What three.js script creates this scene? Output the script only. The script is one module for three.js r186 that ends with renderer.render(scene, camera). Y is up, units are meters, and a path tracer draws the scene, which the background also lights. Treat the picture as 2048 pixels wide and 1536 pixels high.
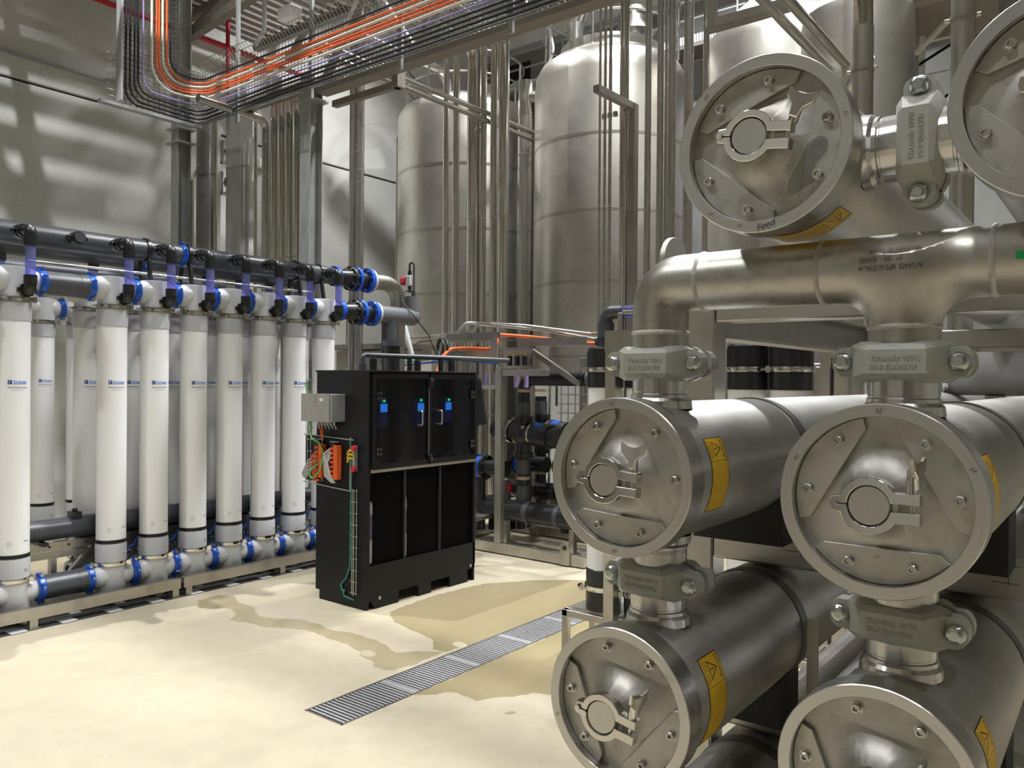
import * as THREE from 'three';
import { mergeGeometries, toCreasedNormals } from 'three/addons/utils/BufferGeometryUtils.js';
import { RoundedBoxGeometry } from 'three/addons/geometries/RoundedBoxGeometry.js';
import { ConvexGeometry } from 'three/addons/geometries/ConvexGeometry.js';
import { MarchingCubes } from 'three/addons/objects/MarchingCubes.js';
import { TextGeometry } from 'three/addons/geometries/TextGeometry.js';
import { FontLoader } from 'three/addons/loaders/FontLoader.js';
import { RectAreaLightUniformsLib } from 'three/addons/lights/RectAreaLightUniformsLib.js';

// ---------- camera, exposure, lamps ----------
// World: +X runs along the far wall, +Y up, and depth d into the hall is -Z. The eye stands at x 0, d 0, 1.65 m up.
const scene = new THREE.Scene();
scene.background = new THREE.Color(0x050505);
const camera = new THREE.PerspectiveCamera(2 * Math.atan(768 / 1603.2) * 180 / Math.PI, 4 / 3, 0.05, 60);
{
  const yaw = 0.65915, pitch = 0.004853, roll = 0.0080937, m = new THREE.Matrix4();
  const cy = Math.cos(yaw), sy = Math.sin(yaw), cp = Math.cos(pitch), sp = Math.sin(pitch), cr = Math.cos(roll), sr = Math.sin(roll);
  const rx = [[cy, 0, sy], [sp * sy, cp, -sp * cy], [-cp * sy, sp, cp * cy]];
  const r0 = rx[0].map((v, i) => cr * v - sr * rx[1][i]), r1 = rx[0].map((v, i) => sr * v + cr * rx[1][i]), r2 = rx[2];
  const w = (a, s) => new THREE.Vector3(s * a[0], -s * a[1], -s * a[2]);
  m.makeBasis(w(r0, 1), w(r1, -1), w(r2, -1));
  camera.quaternion.setFromRotationMatrix(m); camera.position.set(0, 1.65, 0);
}
camera.updateMatrixWorld();
const renderer = new THREE.WebGLRenderer({ antialias: true });
renderer.toneMapping = THREE.LinearToneMapping;
renderer.toneMappingExposure = 0.6;
renderer.shadowMap.enabled = true;
RectAreaLightUniformsLib.init();
// unseen high-bay lamps, placed to light skid, rack, walls and tanks: [x, height, d, side, candela, half angle of the beam]
const LAMPS = [
  [-4.6, 9.0, -2.4, 0.4, 235, 0.9], [-1.0, 9.0, -2.6, 0.4, 135, 0.9], [2.4, 9.0, -1.6, 0.4, 90, 0.9],
  [-3.6, 9.0, 2.4, 0.4, 115, 0.76], [-0.2, 9.0, 3.0, 0.4, 170, 0.88], [-6.9, 9.0, 3.0, 0.1, 300, 0.72],
[-7.5, 9.0, 7.25, 0.3, 300, 0.85], [-3.4, 9.0, 6.4, 0.4, 420, 1.02], [-0.4, 9.0, 6.4, 0.4, 330, 1.02], [-4.4, 9.0, 8.9, 0.3, 330, 1.1],
];

// ---------- helpers ----------
let seed = 7;
const rnd = () => { seed = (seed + 0x6d2b79f5) | 0; let t = Math.imul(seed ^ (seed >>> 15), 1 | seed); t = (t + Math.imul(t ^ (t >>> 7), 61 | t)) ^ t; return ((t ^ (t >>> 14)) >>> 0) / 4294967296; };
const V = (p) => new THREE.Vector3(p[0], p[1], -p[2]);          // [x, height, depth] -> world
const used = {};
const numbered = (n) => { const k = used[n] = (used[n] ?? -1) + 1; return k ? `${n}_${String(k).padStart(3, '0')}` : n; };
const clean = (g) => {
  const q = g.index ? g.toNonIndexed() : g, o = new THREE.BufferGeometry();
  for (const a of ['position', 'normal', 'uv']) if (q.attributes[a]) o.setAttribute(a, q.attributes[a]);
  if (!o.attributes.normal) o.computeVertexNormals();
  if (!o.attributes.uv) o.setAttribute('uv', new THREE.BufferAttribute(new Float32Array(o.attributes.position.count * 2), 2));
  return o;
};
const join = (gs) => Array.isArray(gs) ? (gs.length === 1 ? gs[0] : mergeGeometries(gs.map(clean))) : gs;
function uvm(g) {                                                // texture coordinates in metres, by the face's main direction
  const p = g.attributes.position, n = g.attributes.normal, uv = new Float32Array(p.count * 2);
  for (let i = 0; i < p.count; i++) {
    const ax = Math.abs(n.getX(i)), ay = Math.abs(n.getY(i)), az = Math.abs(n.getZ(i)), x = p.getX(i), y = p.getY(i), z = p.getZ(i);
    uv[2 * i] = ax > ay && ax > az ? z : x; uv[2 * i + 1] = ay > ax && ay > az ? z : y;
  }
  g.setAttribute('uv', new THREE.BufferAttribute(uv, 2)); return g;
}
function tag(o, label, category, group, kind) {
  if (label) o.userData.label = label;
  if (category) o.userData.category = category;
  if (group) o.userData.group = group;
  if (kind || category) o.userData.kind = kind || 'thing';
  return o;
}
function shadow(o) { o.castShadow = o.receiveShadow = true; return o; }
const SPLIT = new Set('hanger grey_socket socket actuator bolt strut cap tray_deck clamp_band union_flange foot cross_member rail base_beam cross_bar cross_beam rail_post collar weld_joint clip_ring duct_seam shelf partition latch lock_screw foot_bolt cable_gland frame_wire screw foot_plate pipe_clamp slat_rod strap top_bracket chord coupling_ring plug rail_tube black_elbow seat side_panel slot post leg support_leg saddle_leg side_rail loop_frame flange angle_bar tube rung stub pipe_hook clamp_bolt lug stem casing chord clamp_jaw handle_bar'.split(' '));
function part(parent, name, geo, mat, label) {
  if (Array.isArray(geo) && geo.length > 1 && SPLIT.has(name)) { let first; for (const g of geo) { const m = part(parent, name, g, mat, label); first = first || m; } return first; }
  const m = shadow(new THREE.Mesh(join(geo), mat)); m.name = name; parent.add(m);
  if (label) m.userData.label = label;
  return m;
}
function thing(name, label, category, p = [0, 0, 0], group) {
  const o = new THREE.Group(); o.name = numbered(name); o.position.copy(V(p)); scene.add(o);
  return tag(o, label, category, group);
}
function solo(name, geo, mat, label, category, group) {         // a thing that is one mesh
  const m = shadow(new THREE.Mesh(join(geo), mat)); m.name = numbered(name); scene.add(m);
  return tag(m, label, category, group);
}
function struct(name, geo, mat) { const m = shadow(new THREE.Mesh(join(geo), mat)); m.name = name; scene.add(m); m.userData.kind = 'structure'; return m; }
function copy(src, p, label, turn) {
  const c = src.clone(); c.name = numbered(src.name.replace(/_\d{3}$/, '')); c.userData = { ...src.userData }; c.position.copy(V(p)); if (turn !== undefined) c.rotation.y = turn;
  if (label) c.userData.label = label; scene.add(c); return c;
}
const bx = (x, y, d, w, h, l) => uvm(new THREE.BoxGeometry(w, h, l).translate(x, y, -d));
const bb = (x0, x1, y0, y1, d0, d1) => bx((x0 + x1) / 2, (y0 + y1) / 2, (d0 + d1) / 2, Math.abs(x1 - x0), Math.abs(y1 - y0), Math.abs(d1 - d0));
const rb = (x, y, d, w, h, l, r = 0.005, s = 2) => uvm(new RoundedBoxGeometry(w, h, l, s, r).translate(x, y, -d));
const Yax = new THREE.Vector3(0, 1, 0);
function orient(g, a, dir) { return g.applyQuaternion(new THREE.Quaternion().setFromUnitVectors(Yax, dir.clone().normalize())).translate(a.x, a.y, a.z); }
function cyl(a, b, r, seg = 20, r2 = r, open = false) {
  const A = V(a), B = V(b), d = B.clone().sub(A), L = d.length();
  return orient(new THREE.CylinderGeometry(r2, r, L, seg, 1, open).translate(0, L / 2, 0), A, d);
}
function lat(profile, o, dir, seg = 40, crease = 0.6) {         // profile [[radius, distance along dir], ...]
  const g = new THREE.LatheGeometry(profile.map((p) => new THREE.Vector2(Math.max(p[0], 1e-5), p[1])), seg);
  return orient(toCreasedNormals(g, crease), V(o), V(dir));
}
function bar(a, b, w, h) {                                       // square section bar from a to b, h measured upright
  const A = V(a), B = V(b), d = B.clone().sub(A), L = d.length(), g = new THREE.BoxGeometry(w, h, L).translate(0, 0, L / 2);
  const m = new THREE.Matrix4(), z = d.normalize(), up = Math.abs(z.y) > 0.99 ? new THREE.Vector3(1, 0, 0) : Yax, x = up.clone().cross(z).normalize();
  m.makeBasis(x, z.clone().cross(x), z); return uvm(g.applyMatrix4(m).translate(A.x, A.y, A.z));
}
function sweep(pts, r, bend = 0, seg = 10, caps = true) {        // round tube along a path with filleted corners
  const P = pts.map(V), line = [P[0]];
  for (let i = 1; i < P.length - 1; i++) {
    const a = P[i - 1].clone().sub(P[i]), b = P[i + 1].clone().sub(P[i]), la = a.length(), lb = b.length(); a.normalize(); b.normalize();
    const th = Math.PI - a.angleTo(b), cut = Math.min(bend * Math.tan(th / 2), la * 0.49, lb * 0.49);
    if (th < 0.02 || cut < 1e-4) { line.push(P[i]); continue; }
    const R = cut / Math.tan(th / 2), mid = a.clone().add(b).normalize(), c = P[i].clone().addScaledVector(mid, R / Math.cos(th / 2));
    const s = P[i].clone().addScaledVector(a, cut).sub(c), ax = s.clone().cross(P[i].clone().addScaledVector(b, cut).sub(c)).normalize(), n = Math.max(2, Math.ceil(th / 0.2));
    for (let k = 0; k <= n; k++) line.push(c.clone().add(s.clone().applyAxisAngle(ax, th * k / n)));
  }
  line.push(P[P.length - 1]);
  const pos = [], nor = [], uv = [], idx = []; let t0 = null, nrm = null, len = 0;
  line.forEach((p, i) => {
    const t = (line[i + 1] || p).clone().sub(line[i - 1] || p).normalize();
    if (!t0) { nrm = new THREE.Vector3(0, 1, 0); if (Math.abs(t.y) > 0.9) nrm.set(1, 0, 0); nrm.sub(t.clone().multiplyScalar(nrm.dot(t))).normalize(); }
    else { nrm.applyQuaternion(new THREE.Quaternion().setFromUnitVectors(t0, t)); nrm.sub(t.clone().multiplyScalar(nrm.dot(t))).normalize(); len += p.distanceTo(line[i - 1]); }
    t0 = t; const bin = t.clone().cross(nrm);
    for (let k = 0; k <= seg; k++) {
      const a = k / seg * Math.PI * 2, n = nrm.clone().multiplyScalar(Math.cos(a)).addScaledVector(bin, Math.sin(a));
      pos.push(p.x + n.x * r, p.y + n.y * r, p.z + n.z * r); nor.push(n.x, n.y, n.z); uv.push(a * r, len);
      if (i && k) { const q = i * (seg + 1) + k; idx.push(q - 1, q - seg - 2, q - seg - 1, q - 1, q - seg - 1, q); }
    }
  });
  if (caps) for (const [i, s] of [[0, -1], [line.length - 1, 1]]) {
    const t = (s < 0 ? line[0].clone().sub(line[1]) : line[i].clone().sub(line[i - 1])).normalize(), b0 = pos.length / 3;
    pos.push(line[i].x, line[i].y, line[i].z); nor.push(t.x, t.y, t.z); uv.push(0, 0);
    for (let k = 0; k <= seg; k++) { const q = 3 * (i * (seg + 1) + k); pos.push(pos[q], pos[q + 1], pos[q + 2]); nor.push(t.x, t.y, t.z); uv.push(0, 0); if (k) s > 0 ? idx.push(b0, b0 + k, b0 + k + 1) : idx.push(b0, b0 + k + 1, b0 + k); }
  }
  const g = new THREE.BufferGeometry(); g.setIndex(idx);
  g.setAttribute('position', new THREE.Float32BufferAttribute(pos, 3)); g.setAttribute('normal', new THREE.Float32BufferAttribute(nor, 3)); g.setAttribute('uv', new THREE.Float32BufferAttribute(uv, 2));
  return g;
}
function plate(pts, th, o = [0, 0, 0], bevel = 0.0006) {          // flat outline [x, y] facing the viewer side (-d), thickness th
  const s = new THREE.Shape(pts.map((p) => new THREE.Vector2(p[0], p[1])));
  return uvm(new THREE.ExtrudeGeometry(s, { depth: th - 2 * bevel, bevelEnabled: bevel > 0, bevelThickness: bevel, bevelSize: bevel, bevelSegments: 1, curveSegments: 16 }).translate(o[0], o[1], -o[2] + bevel));
}

// ---------- textures and materials ----------
function noiseField(n, cells, sd) {                               // tiling value noise, 0..1
  const s0 = seed; seed = sd; const g = Array.from({ length: cells * cells }, rnd); seed = s0;
  const out = new Float32Array(n * n), f = cells / n;
  for (let y = 0; y < n; y++) for (let x = 0; x < n; x++) {
    const X = x * f, Y = y * f, i = X | 0, j = Y | 0; let u = X - i, v = Y - j; u = u * u * (3 - 2 * u); v = v * v * (3 - 2 * v);
    const i1 = (i + 1) % cells, j1 = (j + 1) % cells;
    out[y * n + x] = (g[j * cells + i] * (1 - u) + g[j * cells + i1] * u) * (1 - v) + (g[j1 * cells + i] * (1 - u) + g[j1 * cells + i1] * u) * v;
  }
  return out;
}
function fbm(n, c, oct, sd) { const o = new Float32Array(n * n); let a = 0.5, t = 0; for (let k = 0; k < oct; k++) { const f = noiseField(n, c << k, sd + k * 17); for (let i = 0; i < o.length; i++) o[i] += a * f[i]; t += a; a *= 0.55; } return o.map((v) => v / t); }
function dataTex(n, fn, srgb = true, rep = true) {
  const d = new Uint8Array(n * n * 4);
  for (let i = 0; i < n * n; i++) { const c = fn(i % n, (i / n) | 0, i); d[4 * i] = c[0]; d[4 * i + 1] = c[1]; d[4 * i + 2] = c[2]; d[4 * i + 3] = 255; }
  const t = new THREE.DataTexture(d, n, n); t.magFilter = THREE.LinearFilter; t.minFilter = THREE.LinearFilter; if (srgb) t.colorSpace = THREE.SRGBColorSpace;
  if (rep) t.wrapS = t.wrapT = THREE.RepeatWrapping; t.needsUpdate = true; return t;
}
const at = (t, rx, ry = rx) => { const c = t.clone(); c.repeat.set(rx, ry); c.needsUpdate = true; return c; };
const N1 = fbm(512, 4, 6, 11), N2 = fbm(512, 8, 5, 31), N3 = noiseField(512, 256, 5);
const g3 = (v, w = [1, 1, 1]) => w.map((k) => Math.max(0, Math.min(255, v * k * 255)));
const stainTex = dataTex(512, (x, y, i) => { const b = Math.max(0, N1[i] - 0.52) * 0.3, s = N2[i] > 0.68 ? 0.03 : 0; return g3(0.97 - b - s - 0.03 * N3[i], [1, 0.99, 0.965]); });
const roughTex = dataTex(512, (x, y, i) => g3(0.84 + 0.3 * (N1[i] - 0.5) + 0.2 * (N2[i] - 0.5)), false);
const brushTex = dataTex(512, (x, y) => g3(0.84 + 0.14 * (N3[y * 512] - 0.5) + 0.1 * (N3[((y * 7) % 512) * 512 + 40] - 0.5)), false);
const wallTex = dataTex(512, (x, y, i) => g3(0.9 + 0.16 * (N1[i] - 0.5) + 0.05 * (N3[i] - 0.5), [1, 1, 0.985]));
const std = (o) => new THREE.MeshStandardMaterial(o);
const L = (r, g, b) => new THREE.Color().setRGB(r, g, b);
const M = {
  strap: std({ color: L(0.2, 0.195, 0.185), metalness: 1, roughness: 0.5 }),
  polish: std({ color: L(0.58, 0.565, 0.54), metalness: 1, roughness: 0.3, roughnessMap: at(roughTex, 3) }),
  mirror: std({ color: L(0.68, 0.66, 0.62), metalness: 1, roughness: 0.13 }),
  turned: std({ color: L(0.58, 0.57, 0.55), metalness: 1, roughness: 0.36, roughnessMap: brushTex }),
  lid: std({ color: L(0.55, 0.545, 0.53), metalness: 1, roughness: 0.6, map: at(stainTex, 6), roughnessMap: at(roughTex, 5) }),
  shell: std({ color: L(0.55, 0.55, 0.555), metalness: 1, roughness: 0.56, map: at(stainTex, 1.2), roughnessMap: at(roughTex, 1.5) }),
  pipe: std({ color: L(0.54, 0.53, 0.51), metalness: 1, roughness: 0.46, map: at(stainTex, 4), roughnessMap: at(roughTex, 6) }),
  weld: std({ color: L(0.62, 0.6, 0.57), metalness: 1, roughness: 0.42, bumpMap: at(roughTex, 60, 60), bumpScale: 0.0012 }),
  frame: std({ color: L(0.55, 0.54, 0.52), metalness: 1, roughness: 0.42, map: at(stainTex, 2), roughnessMap: at(brushTex, 1, 4) }),
  tank: std({ color: L(0.68, 0.67, 0.65), metalness: 1, roughness: 0.42, roughnessMap: at(roughTex, 0.4), map: at(stainTex, 0.3) }),
  grey: std({ color: L(0.4, 0.41, 0.385), roughness: 0.42, map: at(stainTex, 8) }),
  zinc: std({ color: L(0.5, 0.535, 0.515), metalness: 1, roughness: 0.28, roughnessMap: at(roughTex, 20) }),
  galv: std({ color: L(0.5, 0.53, 0.55), metalness: 0.6, roughness: 0.45, map: at(stainTex, 2) }),
  pvcWhite: std({ color: L(0.82, 0.82, 0.825), roughness: 0.35 }),
  pvcGrey: std({ color: L(0.46, 0.47, 0.49), roughness: 0.38 }),
  pvcPale: std({ color: L(0.56, 0.57, 0.58), roughness: 0.3 }),
  pvcDark: std({ color: L(0.058, 0.064, 0.074), roughness: 0.35 }),
  pvcBlack: std({ color: L(0.014, 0.014, 0.015), roughness: 0.32 }),
  rubber: std({ color: L(0.012, 0.012, 0.012), roughness: 0.65 }),
  black: new THREE.MeshPhysicalMaterial({ color: L(0.007, 0.007, 0.0078), roughness: 0.5, specularIntensity: 0.6 }),
  blue: std({ color: L(0.012, 0.09, 0.5), roughness: 0.25 }),
  sight: new THREE.MeshPhysicalMaterial({ color: L(0.42, 0.44, 0.86), transmission: 0.75, thickness: 0, roughness: 0.12, ior: 1.45 }),
  red: std({ color: L(0.55, 0.02, 0.04), roughness: 0.4 }),
  orange: std({ color: L(0.8, 0.13, 0.025), roughness: 0.45 }),
  cableWhite: std({ color: L(0.72, 0.68, 0.58), roughness: 0.5 }),
  cableBlack: std({ color: L(0.02, 0.02, 0.024), roughness: 0.4 }),
  cableViolet: std({ color: L(0.36, 0.29, 0.62), roughness: 0.5 }),
  cableGreen: std({ color: L(0.14, 0.42, 0.1), roughness: 0.5 }),
  cableTeal: std({ color: L(0.03, 0.22, 0.19), roughness: 0.5 }),
  yellow: std({ color: L(0.75, 0.55, 0.03), roughness: 0.5 }),
  cyan: std({ color: L(0.03, 0.32, 0.75), roughness: 0.4 }),
  dark: std({ color: L(0.03, 0.028, 0.026), roughness: 0.8 }),
  steelPaint: std({ color: L(0.2, 0.175, 0.15), roughness: 0.55 }),
};
function canvas(w, h, draw, alpha = true) {
  const c = document.createElement('canvas'); c.width = w; c.height = h; const x = c.getContext('2d'); draw(x, w, h);
  const t = new THREE.CanvasTexture(c); t.colorSpace = THREE.SRGBColorSpace; return t;
}
function print(w, h, draw, o = {}) { return std({ map: canvas(w, h, draw), transparent: true, roughness: 0.55, polygonOffset: true, polygonOffsetFactor: -1, ...o }); }
function curved(o, dir, r, a0, a1, t0, t1, flip = false) {         // a printed patch on a round surface: angles about dir, distances along it
  const n = 14, pos = [], nor = [], uv = [], idx = [], D = V(dir).normalize(), O = V(o), e = Math.abs(D.y) > 0.9 ? new THREE.Vector3(1, 0, 0) : new THREE.Vector3(0, 1, 0), f = D.clone().cross(e).normalize();
  for (let i = 0; i <= n; i++) for (let k = 0; k < 2; k++) {
    const a = a0 + (a1 - a0) * i / n, t = k ? t1 : t0, q = e.clone().multiplyScalar(Math.cos(a)).addScaledVector(f, Math.sin(a));
    const p = O.clone().addScaledVector(q, r).addScaledVector(D, t); pos.push(p.x, p.y, p.z); nor.push(q.x, q.y, q.z); uv.push(flip ? k : i / n, flip ? i / n : k);
    if (i && k) { const b = i * 2; a1 < a0 ? idx.push(b - 2, b - 1, b, b, b - 1, b + 1) : idx.push(b - 2, b, b - 1, b, b + 1, b - 1); }
  }
  const g = new THREE.BufferGeometry(); g.setIndex(idx); g.setAttribute('position', new THREE.Float32BufferAttribute(pos, 3)); g.setAttribute('normal', new THREE.Float32BufferAttribute(nor, 3)); g.setAttribute('uv', new THREE.Float32BufferAttribute(uv, 2)); return g;
}
const font = await new FontLoader().loadAsync('fonts/droid/droid_sans_bold.typeface.json');

// ---------- the hall ----------
const WX = -9.6, ED = 11.5, BD = -6, RX = 6.2, CH = 10;
const SLOT = [-3.24, -2.96, 2.52, 6.1];
const WET = [
  [[-5.46, 3.27], [-5.48, 3.45], [-5.35, 3.5], [-5.15, 3.42], [-4.96, 3.42], [-4.77, 3.31], [-4.65, 3.36], [-4.52, 3.44], [-4.3, 3.46], [-4.12, 3.43], [-3.98, 3.49], [-3.78, 3.47], [-3.66, 3.45], [-3.5, 3.39], [-3.43, 3.49], [-3.28, 3.59], [-3.27, 3.3], [-3.29, 3.25], [-3.3, 3.18], [-3.35, 3.15], [-3.44, 3.16], [-3.5, 3.21], [-3.6, 3.21], [-3.69, 3.27], [-3.82, 3.3], [-4.28, 3.33], [-4.53, 3.2], [-4.7, 3.18], [-4.86, 3.14], [-4.93, 3.24], [-5.08, 3.3], [-5.27, 3.16]],
  [[-4.14, 3.95], [-4.18, 4.12], [-4.21, 4.5], [-4.14, 4.99], [-3.9, 5.33], [-3.6, 5.6], [-3.23, 5.6], [-3.23, 4.8], [-3.22, 3.89], [-3.28, 3.59], [-3.37, 3.57], [-3.49, 3.71], [-3.65, 3.75], [-3.96, 3.81]],
  [[-2.96, 3.0], [-2.87, 3.07], [-2.84, 3.16], [-2.71, 3.15], [-2.66, 3.15], [-2.6, 3.25], [-2.49, 3.37], [-2.49, 3.41], [-2.38, 3.46], [-2.3, 4.2], [-2.96, 5.2], [-2.96, 3.72]],
  [[-2.45, 3.11], [-2.44, 3.16], [-2.4, 3.16], [-2.41, 3.12]],
];
{
  const n = 2048, size = 9, px = (x) => (x + 8) / size * n, py = (d) => n - (d + 0.5) / size * n;
  const c = document.createElement('canvas'); c.width = c.height = n; const x = c.getContext('2d');
  x.fillStyle = '#000'; x.fillRect(0, 0, n, n);
  const rough = (P) => { const o = []; P.forEach((p, i) => { const q = P[(i + 1) % P.length], m = Math.max(1, Math.round(Math.hypot(q[0] - p[0], q[1] - p[1]) / 0.04)); for (let k = 0; k < m; k++) { const t = k / m, j = P.length > 5 ? 0.018 : 0.004; o.push([p[0] + (q[0] - p[0]) * t + (rnd() - 0.5) * j, p[1] + (q[1] - p[1]) * t + (rnd() - 0.5) * j]); } }); return o; };
  WET.forEach((P, i) => { x.fillStyle = i === 1 || i === 2 ? '#d8d8d8' : '#a0a0a0'; x.beginPath(); rough(P).forEach((p, k) => k ? x.lineTo(px(p[0]), py(p[1])) : x.moveTo(px(p[0]), py(p[1]))); x.fill(); });
  x.fillStyle = '#202020'; [[-3.62, 3.28], [-3.3, 3.75]].forEach(([a, b]) => { x.beginPath(); x.ellipse(px(a), py(b), 14, 9, 0.4, 0, 7); x.fill(); });
  const src = x.getImageData(0, 0, n, n).data, big = fbm(512, 5, 5, 91), fine = fbm(512, 24, 4, 77);
  const col = new Uint8Array(n * n * 4), rgh = new Uint8Array(1024 * 1024 * 4);
  for (let j = 0; j < n; j++) for (let i = 0; i < n; i++) {
    const s = src[4 * ((n - 1 - j) * n + i)] / 255, b = big[(j >> 2) * 512 + (i >> 2)], f = fine[(j % 512) * 512 + (i % 512)], k = 4 * (j * n + i), sp = f > 0.71 ? 0.03 : 0;
    const v = 0.985 + 0.1 * (b - 0.5) + 0.03 * (f - 0.5) - sp - s * 0.15, w = Math.max(0, b - 0.52) * 0.5;
    col[k] = Math.min(255, 186 * v); col[k + 1] = Math.min(255, 176 * (v - 0.03 * s - 0.08 * w)); col[k + 2] = Math.min(255, 153 * (v - 0.13 * s - 0.35 * w)); col[k + 3] = 255;
    if (!(i & 1) && !(j & 1)) { const q = 4 * ((j >> 1) * 1024 + (i >> 1)), r = 255 * Math.max(0.16, 0.5 + 0.35 * (f - 0.5) - 0.45 * s); rgh[q] = rgh[q + 1] = rgh[q + 2] = r; rgh[q + 3] = 255; }
  }
  const mk = (a, m, srgb) => { const t = new THREE.DataTexture(a, m, m); t.magFilter = t.minFilter = THREE.LinearFilter; t.wrapS = t.wrapT = THREE.MirroredRepeatWrapping; if (srgb) t.colorSpace = THREE.SRGBColorSpace; t.needsUpdate = true; return t; };
  M.floor = std({ map: mk(col, n, true), roughnessMap: mk(rgh, 1024, false), roughness: 1 });
  const s = new THREE.Shape([[WX, -BD], [RX, -BD], [RX, -ED], [WX, -ED]].map((p) => new THREE.Vector2(p[0], -p[1])));
  s.holes.push(new THREE.Path([[SLOT[0], SLOT[2]], [SLOT[1], SLOT[2]], [SLOT[1], SLOT[3]], [SLOT[0], SLOT[3]]].map((p) => new THREE.Vector2(p[0], p[1]))));
  const s2 = new THREE.Shape([[WX, BD], [RX, BD], [RX, ED], [WX, ED]].map((p) => new THREE.Vector2(p[0], p[1]))); s2.holes = s.holes;
  const g = new THREE.ExtrudeGeometry(s2, { depth: 0.25, bevelEnabled: false }).rotateX(-Math.PI / 2).translate(0, -0.25, 0), p = g.attributes.position, uv = g.attributes.uv;
  for (let i = 0; i < p.count; i++) uv.setXY(i, (p.getX(i) + 8) / size, (-p.getZ(i) + 0.5) / size);
  const fl = struct('floor', g, M.floor);
  part(fl, 'drain_channel', [bb(SLOT[0] - 0.02, SLOT[1] + 0.02, -0.3, -0.25, SLOT[2], SLOT[3])], M.frame);
}
{
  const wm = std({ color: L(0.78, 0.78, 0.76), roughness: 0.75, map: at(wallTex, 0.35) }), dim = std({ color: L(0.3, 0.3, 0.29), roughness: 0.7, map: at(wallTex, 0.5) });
  const w = struct('wall_left', bb(WX - 0.35, WX - 0.06, 0, CH, BD, ED), M.dark);
  for (const [a, b] of [[BD, 0.6], [0.62, 5.43], [5.45, 11.5]]) for (const [y0, y1] of [[0, 4.855], [4.885, CH]]) part(w, 'concrete_panel', [rb(WX - 0.03, (y0 + y1) / 2, (a + b) / 2, 0.06, y1 - y0, b - a, 0.008)], wm);
  part(w, 'wall_ledge', [bb(WX, WX + 0.05, 5.12, 5.15, BD, 4.9)], M.galv);
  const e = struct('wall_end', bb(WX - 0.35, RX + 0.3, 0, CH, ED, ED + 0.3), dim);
  for (const [x0, x1] of [[WX, -7.2], [-7.19, -4.4], [-4.39, -1.6], [-1.59, 1.2], [1.21, 4]]) {
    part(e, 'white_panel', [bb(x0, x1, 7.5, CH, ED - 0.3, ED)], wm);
    const dots = [], row = (y, st, r) => { for (let x = x0 + 0.1; x < x1; x += st) dots.push(new THREE.CylinderGeometry(r, r, 0.006, 6).rotateX(Math.PI / 2).translate(x, y, -(ED - 0.3) + 0.001)); };
    row(7.86, 0.085, 0.014); row(8.5, 0.085, 0.014); row(8.2, 0.7, 0.035);
    part(e, 'perforation', dots, M.dark).userData.kind = 'stuff';
  }
  part(e, 'dark_opening', [bb(-9.1, -8.55, 6.35, 7.35, ED - 0.02, ED)], M.black);
  struct('wall_right', bb(RX, RX + 0.3, 0, CH, BD, ED), wm);
  const wb = struct('wall_back', bb(WX - 0.35, RX + 0.3, 0, CH, BD - 0.3, BD), wm);
  for (const [x0, x1, y0, y1] of [[-8.6, -6.2, 0, 4.2], [-3.4, -2.2, 0, 3], [0.2, 3.4, 0, 4.4], [-5.4, -4.6, 0, 7], [-1.2, -0.7, 0, 7], [4.2, 4.8, 0, 7]]) part(wb, 'added_dark_panel', [bb(x0, x1, y0, y1, BD, BD + 0.08)], M.steelPaint);  // dark panels added behind the camera, only to reflect in the metal
  const rm = std({ color: L(0.55, 0.55, 0.53), roughness: 0.5, metalness: 0.3 });
  const ce = struct('ceiling', bb(WX - 0.35, RX + 0.3, CH, CH + 0.2, BD - 0.3, ED + 0.3), rm);
  const ribs = []; for (let x = WX + 0.1; x < RX; x += 0.25) ribs.push(bb(x, x + 0.1, CH - 0.06, CH, BD, ED));
  part(ce, 'roof_rib', ribs, rm).userData.kind = 'stuff';
  for (let d = -4; d < 11; d += 1.9) part(ce, 'purlin', [bb(WX, RX, CH - 0.3, CH - 0.06, d, d + 0.08)], M.galv);
}
LAMPS.forEach(([x, y, d, s, I, ang], i) => {
  const o = thing('unseen_high_bay_lamp', `unseen square high bay lamp under the roof, ${['', 'second', 'third', 'fourth', 'fifth', 'sixth', 'seventh', 'eighth', 'ninth', 'tenth'][i] || 'first'} of the grid`, 'lamp', [x, y, d], 'unseen high bay lamps under the roof');
  part(o, 'housing', [bx(0, 0.09, 0, s + 0.06, 0.14, s + 0.06), cyl([0, 0.1, 0], [0, CH - y - 0.305, 0], 0.012, 8)], M.galv);
  part(o, 'diffuser', [bx(0, 0.015, 0, s, 0.01, s)], std({ color: 0xffffff, emissive: new THREE.Color(1, 0.98, 0.94), emissiveIntensity: 6 }));
  const l = new THREE.SpotLight(new THREE.Color(0.972, 0.986, 1), I, 0, ang, 0.45, 2); l.position.set(x, y - 0.005, -d); l.target.position.set(x, 0, -d); l.castShadow = true; l.shadow.radius = s * 28; l.shadow.mapSize.set(1024, 1024); scene.add(l, l.target);
});

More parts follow.
